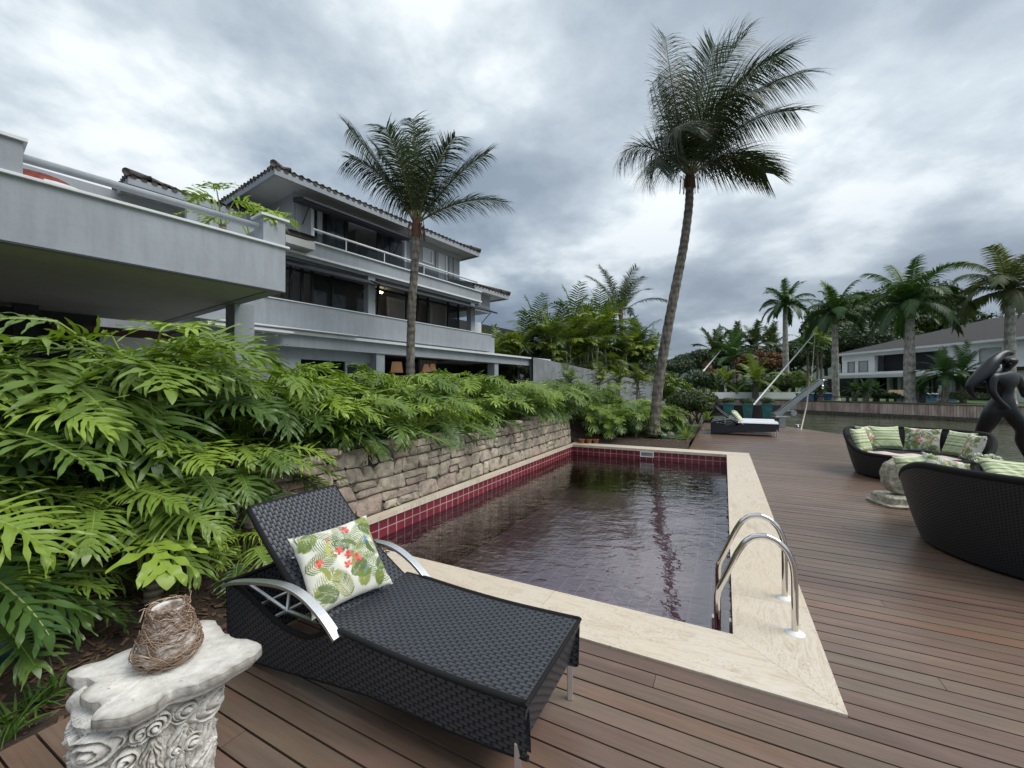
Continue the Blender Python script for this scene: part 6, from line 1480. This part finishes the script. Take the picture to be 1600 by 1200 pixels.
HV = [sp3(1583, 553, .05), sp3(1572, 551, .05), sp3(1562, 556, .05), sp3(1552, 566), sp3(1541, 580), sp3(1530, 590), sp3(1519, 598), sp3(1513, 606), sp3(1517, 614), sp3(1524, 622)]
skin('hair', HV, [(i, i + 1) for i in range(9)], [.05, .08, .10, .13, .15, .135, .10, .07, .055, .03], M_bronze, stt)
HV = [sp3(1549, 596, .15), sp3(1535, 601, .18), sp3(1522, 600, .18)]
skin('raised_arm', HV, [(0, 1), (1, 2)], [.09, .08, .06], M_bronze, stt)
fh = MB(); c_ = sp3(1579, 564, -.24)
for dx, dz, rr_ in ((-.045, .015, .016), (.035, .018, .016)):
    P = [[c_ + np.array([dx + rr_ * sin(a) * cos(b) * 1.5, -rr_ * sin(a) * sin(b), dz + rr_ * cos(a) * .6]) for b in np.linspace(0, 2 * pi, 10, endpoint=False)] for a in np.linspace(.05, pi - .05, 7)]; fh.grid(P, .5, wrap_v=True)
fh.tube([c_ + (0, .02, .03), c_ + (-.005, -.03, -.02), c_ + (0, .01, -.03)], [.01, .018, .008], 8); fh.tube([c_ + (-.03, .0, -.055), c_ + (0, -.012, -.057), c_ + (.03, .0, -.055)], [.004, .010, .004], 8)
fh.build('facial_features', M_bronze, stt, smooth=True)
mb = MB(); e_ = sp3(1563.5, 572, -.1); mb.box(e_[0] - .02, e_[0] + .02, e_[1] - .015, e_[1] + .015, e_[2] - .045, e_[2] + .03); mb.build('earring', M_offw, stt, bevel=.008)

# ================================================================== FAR DECK: planters, davit, poles
for i, px in enumerate((1138, 1168, 1198)):
    q = dp(px, 600, 18.4 + .0 * i); o = empty('planter', (q[0], q[1], -.02), -.52, label=('tall teal glazed planter with clipped ball plant, leftmost of three', 'tall teal glazed planter with clipped ball plant, middle of three', 'tall teal glazed planter with clipped ball plant, rightmost of three')[i], cat='planter', group='teal planters on the far deck')
    mb = MB(); P = []
    for w_, z in ((.12, 0), (.13, .02), (.205, .84), (.228, .85), (.228, .92), (.195, .92), (.19, .85)):
        P.append([(w_ * sx_, w_ * sy_, z) for sx_, sy_ in ((-1, -1), (0, -1.0), (1, -1), (1, 0), (1, 1), (0, 1), (-1, 1), (-1, 0))])
    mb.grid(P, .5, wrap_v=True, flip=True); mb.build('pot', M_teal, o, bevel=.01)
    lv = MB(); crown_mesh(lv, np.random.default_rng(70 + i), (0, 0, 1.02), (.30, .30, .18), 1800, .03, 24, blob=.5); lv.build('clipped_plant', M_bush, o)
sc_ = empty('slatted_screen', (0, 0, 0), label='low black slatted screen behind the teal planters', cat='screen')
q0, q1 = dp(1095, 600, 19.3), dp(1222, 600, 19.0)
for z in np.arange(.06, .80, .11):
    pass
mb = MB()
for z in np.arange(.02, .78, .10): mb.box(q0[0], q1[0], 19.1, 19.14, z, z + .075)
mb.box(q0[0], q1[0], 19.15, 19.16, 0, .78); mb.build('slats', M_blackfr, sc_)
for x in np.linspace(q0[0], q1[0], 4): mb = MB(); mb.box(x - .03, x + .03, 19.16, 19.22, -.1, .8); mb.build('post', M_blackfr, sc_)
# davit
db = gp(1219, 668); dv = empty('boat_davit', (db[0], db[1], 0), label='angled steel boat davit with hook at the edge of the far deck', cat='davit')
YD = db[1]
def rel(px, py, dy=0): return dp(px, py, YD + dy) - np.array([db[0], db[1], 0])
mb = MB(); mb.box(-.12, .12, -.12, .12, 0, .40); mb.box(-.30, .28, -.16, .16, .40, .46); mb.build('base', M_dullsteel, dv, bevel=.01)
a_, b_ = rel(1211, 650), rel(1284, 594); d_ = b_ - a_; 
mb = MB(); n_ = np.array([d_[2], 0, -d_[0]]); n_ /= np.linalg.norm(n_); hw_ = .075
for sy in (-.085, .085):
    V = []
    for p_, k_ in ((a_ + n_ * .02, 2.2), (a_ + d_ * .1, 1.2), (b_, 1.0)):
        V += [p_ + n_ * hw_ * k_ + (0, sy - .012, 0), p_ - n_ * hw_ * k_ + (0, sy - .012, 0), p_ - n_ * hw_ * k_ + (0, sy + .012, 0), p_ + n_ * hw_ * k_ + (0, sy + .012, 0)]
    mb.raw(V, [(0, 1, 5, 4), (1, 2, 6, 5), (2, 3, 7, 6), (3, 0, 4, 7), (4, 5, 9, 8), (5, 6, 10, 9), (6, 7, 11, 10), (7, 4, 8, 11), (0, 3, 2, 1), (8, 9, 10, 11)])
for t in np.linspace(.1, .98, 7): c_ = a_ + d_ * t; mb.tube([c_ + (0, -.085, 0), c_ + (0, .085, 0)], .02, 6)
mb.build('arm', M_dullsteel, dv)
mb = MB(); mb.box(b_[0] - .12, b_[0] + .22, -.03, .03, b_[2] - .02, b_[2] + .02); mb.tube([b_ + (.03, 0, 0), b_ + (.03, 0, -.24)], .03, 8); mb.tube([b_ + (.03, 0, -.24) + np.array([.05 * sin(t), 0, -.05 + .05 * cos(t)]) for t in np.linspace(0, 5, 12)], .016, 6); mb.build('hook', M_steel, dv, smooth=True)
c_ = rel(1236, 645); mb = MB(); mb.tube([c_ + (0, -.16, 0), c_ + (0, .16, 0)], .12, 14); mb.build('winch_drum', M_dullsteel, dv, smooth=True, sharp=40)
def polething(name, a, b, r, label, cat, m):
    o = MB(); a = np.array(a); b = np.array(b); o.tube([a * 0, (b - a) * .5, b - a], [r, r * .85, r * .6], 8); t = o.build(name, m, smooth=True); t.location = tuple(a); return tag(t, label, cat)
polething('white_pole', dp(1176, 634, 19.6), dp(1274, 520, 19.6), .038, 'long white pole leaning out over the canal beside the teal planters', 'pole', M_white)
polething('white_pole', dp(1099, 580, 17.0), dp(1126, 548, 17.0), .03, 'short white pole slanting above the rounded shrub', 'pole', M_white)
polething('thin_stay', dp(1274, 520, 19.6), dp(1212, 590, 21.5), .012, 'thin stay wire running down behind the long white pole', 'wire', M_dullsteel)
polething('hanging_line', dp(1274, 521, 19.6), dp(1268, 596, 19.6), .010, 'thin line hanging straight from the tip of the long white pole', 'rope', M_rope)
mb = MB(); a_ = dp(1265, 596, 15.6); b_ = dp(1251, 671, 15.6); b_[2] = 0
mb.tube([(0, 0, 0), (b_ - a_) * .5 + (.05, 0, 0), b_ - a_], .022, 8); o = mb.build('mooring_rope', M_rope, smooth=True); o.location = tuple(a_); tag(o, 'pale mooring rope running from the davit down to the deck edge', 'rope')
cl = empty('mooring_cleat', tuple(gp(1246, 668)), label='small metal mooring cleat near the rope on the deck edge', cat='cleat')
mb = MB(); mb.tube([(-.14, 0, .12), (0, 0, .10), (.14, 0, .12)], .025, 8); mb.build('horns', M_dullsteel, cl, smooth=True); mb = MB(); mb.lathe([(.07, 0), (.05, .03), (.03, .1)], 12); mb.build('foot', M_dullsteel, cl, smooth=True)
# water tap post left of the far loungers
q = gp(1096, 672); tpz = empty('garden_tap', tuple(q), label='white standpipe tap beside the far planting bed', cat='tap'); mb = MB(); mb.tube([(0, 0, 0), (0, 0, 1.0)], .025, 8); mb.build('pipe', M_plastic, tpz); mb = MB(); mb.tube([(0, 0, .98), (-.1, -.05, .99), (-.12, -.06, .93)], .018, 8); mb.box(-.05, .05, -.02, .02, 1.02, 1.06); mb.build('spout', M_alu, tpz)
# pots by the far bed
def pot(name, loc, r_, h, m, label, group=None, plant=True, seed=1):
    o = empty(name, tuple(loc), label=label, cat='plant pot', group=group); mb = MB(); mb.lathe([(r_ * .65, 0), (r_ * .95, h * .8), (r_ * 1.1, h * .82), (r_ * 1.1, h), (r_ * .9, h), (r_ * .85, h * .85)], 18); mb.build('pot', m, o, smooth=True, sharp=40)
    mb = MB(); mb.lathe([(r_ * .88, h * .86), (0, h * .9)], 14); mb.build('soil', M_mulch, o)
    if plant:
        lv = MB(); crown_mesh(lv, np.random.default_rng(seed), (0, 0, h + .12), (.13, .13, .12), 220, .035, 8); lv.build('seedling', M_lime, o)
    return o
for i, (px, py) in enumerate(((909, 693), (920, 693), (931, 693))):
    q = gp(px, py); pot('terracotta_pot', q, .085, .13, M_terra, ('small terracotta pot, left of the three at the far pool corner', 'small terracotta pot with a seedling, middle of the three at the far pool corner', 'small terracotta pot, right of the three at the far pool corner')[i], 'small pots at the far pool corner', i == 1, 80 + i)
def ball(name, loc, r_, m, label, holes=True):
    o = empty(name, tuple(loc), label=label, cat='garden ornament'); mb = MB(); mb.lathe([(r_ * sin(a), r_ - r_ * cos(a)) for a in np.linspace(.35, pi - .45, 18)] + [(r_ * .38, 1.86 * r_), (r_ * .36, 1.6 * r_)], 28); mb.build('shell', m, o, smooth=True)
    if holes:
        for k in range(12):
            mb = MB()
            a = k * 2.4; e_ = .2 + .5 * sin(k * 1.7); d_ = np.array([cos(a) * cos(e_), sin(a) * cos(e_), sin(e_)]); c_ = np.array([0, 0, r_]) + d_ * r_ * .995; mb.tube([c_ - d_ * .004, c_ + d_ * .0025], r_ * .10, 12); mb.build('hole', M_blackfr, o)
    return o
ball('ceramic_ball', gp(84, 1003) * 1.0, .125, M_tealdk, 'dark teal pierced ceramic ball in the mulch under the left leaves')
ball('ceramic_ball', gp(20, 1040), .13, M_tealdk, 'dark teal pierced ceramic ball at the left edge of the picture')
ball('ceramic_jar', gp(1040, 693) + [0, .2, 0], .15, M_tealdk, 'squat teal glazed jar in the bed at the far right pool corner', False)
ball('ceramic_jar', gp(967, 686) + [0, .1, 0], .15, M_tealdk, 'squat teal glazed jar under the leaves behind the far pool edge', False)
ball('ceramic_jar', gp(1056, 690) + [0, .45, 0], .13, M_oldstone, 'small whitish jar beside the spiky bromeliad', False)

# ================================================================== WHITE HOUSE ACROSS THE CANAL
ORG = np.array([44.7, 55.0]); OD = np.array([.0716, -.9974]); OE = np.array([.9974, .0716])
wh = empty('white_villa', (ORG[0], ORG[1], 0), atan2(OD[1], OD[0]), label='white two storey villa with dark hip roof across the canal', cat='house')
# local: x along facade (to the right in the picture), y = -OE.. rotate(OD) gives y axis = (-OD.y, OD.x) = (.9974,.0716) = OE (depth)
def ot(px, e=0.):
    r_ = (px - 800) / FP; # (ORG + OD t + OE e): X - r Y = 0
    A = ORG + OE * e; return (r_ * A[1] - A[0]) / (OD[0] - r_ * OD[1])
def oz(px, py, e=0.): t = ot(px, e); Yv = (ORG + OE * e + OD * t)[1]; return EYE + (HY - py) / FP * Yv
def ob(name, m, boxes, parent=wh):
    if name in ('upper_wall', 'ground_floor_wall', 'dark_opening', 'glazing_bar', 'low_wing') and len(boxes) > 1: return [ob(name, m, [b], parent) for b in boxes][0]
    mb = MB()
    for b in boxes: mb.box(*b)
    return mb.build(name, m, parent)
xE = 27; zE = 6.15; zF = 3.55
ob('upper_wall', M_whitewall, [(ot(1316), ot(1324), 0, 9, zF, zE - .1), (ot(1336), ot(1341), 0, .4, zF, zE - .1), (ot(1357), ot(1367), 0, .4, zF, zE - .1), (ot(1316), ot(1367), -.02, .3, zE - 1.1, zE - .1), (ot(1480), ot(1530), 0, .3, zF, zE - .1), (ot(1530), ot(1566), 0, .3, zE - .7, zE - .1), (ot(1566), xE, 0, .3, zF, zE - .1), (ot(1367), ot(1480), -.05, .5, zE - .55, zE - .1), (ot(1324), xE, 2.2, 2.4, .4, zE - .1), (ot(1530), ot(1566), 0, .3, zF, zF + .5)])
ob('recess_wall', M_umber, [(ot(1367), ot(1480), 1.2, 1.3, zF, zE - .4)])
for a_, b_ in ((1325, 1335), (1342, 1356), (1530.5, 1565)):
    f_ = ob('shuttered_window', M_dullsteel, [(ot(a_), ot(b_), .05, .12, zF + .5 if a_ > 1500 else zF, zE - 1.1 if a_ < 1400 else zE - .72)]); ob('blind', M_blindw, [(ot(a_) + .12, ot(b_) - .12, .03, .05, zF + .6 if a_ > 1500 else zF + .1, zE - 1.2 if a_ < 1400 else zE - .82)], f_)
f_ = ob('small_window', M_dullsteel, [(ot(1510), ot(1517), -.03, 0, zF + .7, zE - .75)]); ob('pane', M_offw, [(ot(1511), ot(1516), -.05, -.03, zF + 1.5, zE - .85)], f_)
ob('balcony_glass', M_glass, [(ot(1490), ot(1508), -.8, -.77, zF, zF + .9)])
ob('floor_slab', M_whitewall, [(ot(1316), xE, -.9, 9, zF - .35, zF)])
cpy = ob('canopy', M_white, [(ot(1250, -4), ot(1476, -4), -4.0, 0.5, zF - .75, zF - .55)])
ob('canopy_edge', M_white, [(ot(1250, -4.1), ot(1476, -4.1), -4.2, -4.0, zF - .78, zF - .42)], cpy)
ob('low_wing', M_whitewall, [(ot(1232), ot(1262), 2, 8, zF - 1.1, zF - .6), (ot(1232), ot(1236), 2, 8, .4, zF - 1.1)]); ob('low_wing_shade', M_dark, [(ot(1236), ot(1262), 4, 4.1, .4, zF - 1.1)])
for px in (1280, 1341, 1393, 1410, 1428, 1449): ob('column', M_whitewall, [(ot(px), ot(px) + .35, -.6, -.25, .4, zF - .36)])
ob('ground_floor_wall', M_whitewall, [(ot(1357), ot(1368), -.2, .2, .4, zF - .36), (ot(1476), ot(1490), -.2, .2, .4, zF - .36), (ot(1566), xE, -.2, .2, .4, zF - .36)])
f_ = ob('dark_glazing', M_glass, [(ot(1368), ot(1476), .6, .65, .4, zF - .36)])
ob('glazing_bar', M_white, [(ot(px), ot(px) + .1, .5, .59, .4, zF - .36) for px in (1388, 1407, 1433, 1449)], f_)
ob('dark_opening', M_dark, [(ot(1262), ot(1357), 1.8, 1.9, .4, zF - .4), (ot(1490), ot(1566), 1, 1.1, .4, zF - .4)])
# hip roof
mb = MB(); x0, x1, y0, y1 = ot(1316) - .4, xE + 2, -.9, 17; zr = zE + 3.2; ym = (y0 + y1) / 2; rx0 = x0 + 11
mb.raw([(x0, y0, zE), (x1, y0, zE), (x1, y1, zE), (x0, y1, zE), (rx0, ym, zr), (x1 - 4, ym, zr)], [(0, 1, 5, 4), (2, 3, 4, 5), (3, 0, 4), (1, 2, 5), (0, 3, 2, 1)]); mb.build('roof', M_darkroof, wh)
ob('eave', M_white, [(x0 - .02, x1, y0 - .03, y0 + .5, zE - .22, zE - .004), (x0 - .03, x0 + .4, y0 + .5, y1, zE - .22, zE - .004)])
ob('antenna_post', M_dark, [(ot(1483, 8) - .1, ot(1483, 8) + .1, 7.9, 8.1, zr - 2, zr + 2.0)])
ob('side_wing', M_whitewall, [(ot(1582, -5), 32, -5, -1, .4, 3.0)]); ob('side_wing_roof', M_darkroof, [(ot(1578, -5), 32, -5.5, -.95, 3.0, 3.3)])
# garden furniture on the far lawn
for i, px in enumerate((1388, 1402, 1413)):
    q = dp(px, 600, 35.5); q[2] = .42; o = empty('garden_lounger', tuple(q), .4, label='tan canvas lounger on the far lawn, ' + ('leftmost of three', 'middle of three', 'rightmost of three')[i], cat='sun lounger', group='tan loungers on the far lawn')
    mb = MB(); mb.box(-.9, .3, -.32, .32, .42, .50); mb.build('seat', M_chairt, o); mb = MB(); mb.raw([(.3, -.32, .44), (.3, .32, .44), (.85, .32, 1.0), (.85, -.32, 1.0), (.34, -.32, .38), (.34, .32, .38), (.91, .32, .95), (.91, -.32, .95)], [(0, 1, 2, 3), (7, 6, 5, 4), (0, 4, 5, 1), (1, 5, 6, 2), (2, 6, 7, 3), (3, 7, 4, 0)]); mb.build('backrest', M_chairt, o)
    for lx in (-.8, .3):
        for ly in (-.28, .28): mb = MB(); mb.box(lx - .03, lx + .03, ly - .03, ly + .03, 0, .42); mb.build('leg', M_bark, o)
M_blue = mat('blue_pool_tile', (.06, .13, .30), .3, .3, 6)
for (pa, pb, Y, lab) in ((1272, 1304, 38.5, 'raised blue tiled pool wall behind the second royal palm'), (1442, 1495, 35.0, 'raised blue tiled pool wall left of the bronze figure')):
    a_, b_ = dp(pa, 600, Y), dp(pb, 600, Y); o = empty('raised_pool', (a_[0], a_[1], .42), label=lab, cat='pool'); mb = MB(); mb.box(0, b_[0] - a_[0], 0, 2.5, 0, .62); mb.build('tiled_wall', M_blue, o); mb = MB(); mb.box(-.1, b_[0] - a_[0] + .1, -.1, 2.6, .62, .70); mb.build('coping', M_white, o)
q = dp(1469, 600, 33.5); o = empty('white_statue', (q[0], q[1], .9), label='small white garden statue left of the clipped dome bush', cat='statue')
mb = MB(); mb.lathe([(.2, -.5), (.2, -.1), (.12, -.1), (.14, .1), (.10, .3), (.16, .45), (.12, .6), (.05, .66), (.09, .75), (.06, .88), (0, .9)], 14); mb.build('figure', M_white, o, smooth=True)
bn = empty('garden_bench', tuple(dp(1272, 600, 34.6) * [1, 1, 0] + [0, 0, .44]), radians(-60), label='low black bench on the far lawn beside the second royal trunk', cat='bench')
mb = MB(); mb.box(0, 2.4, -.2, .2, .40, .46); mb.build('seat', M_blackfr, bn)
for x in (.05, 2.3): mb = MB(); mb.box(x, x + .08, -.2, .2, 0, .4); mb.build('leg', M_blackfr, bn)
q0 = dp(1120, 600, 42); mb = MB(); mb.box(0, 12, 0, .25, 0, .7); o = mb.build('garden_wall', M_whitewall); o.location = (q0[0], 44, .42); o.rotation_euler = (0, 0, .1); tag(o, 'low pale garden wall on the far bank behind the teal planters', 'wall')
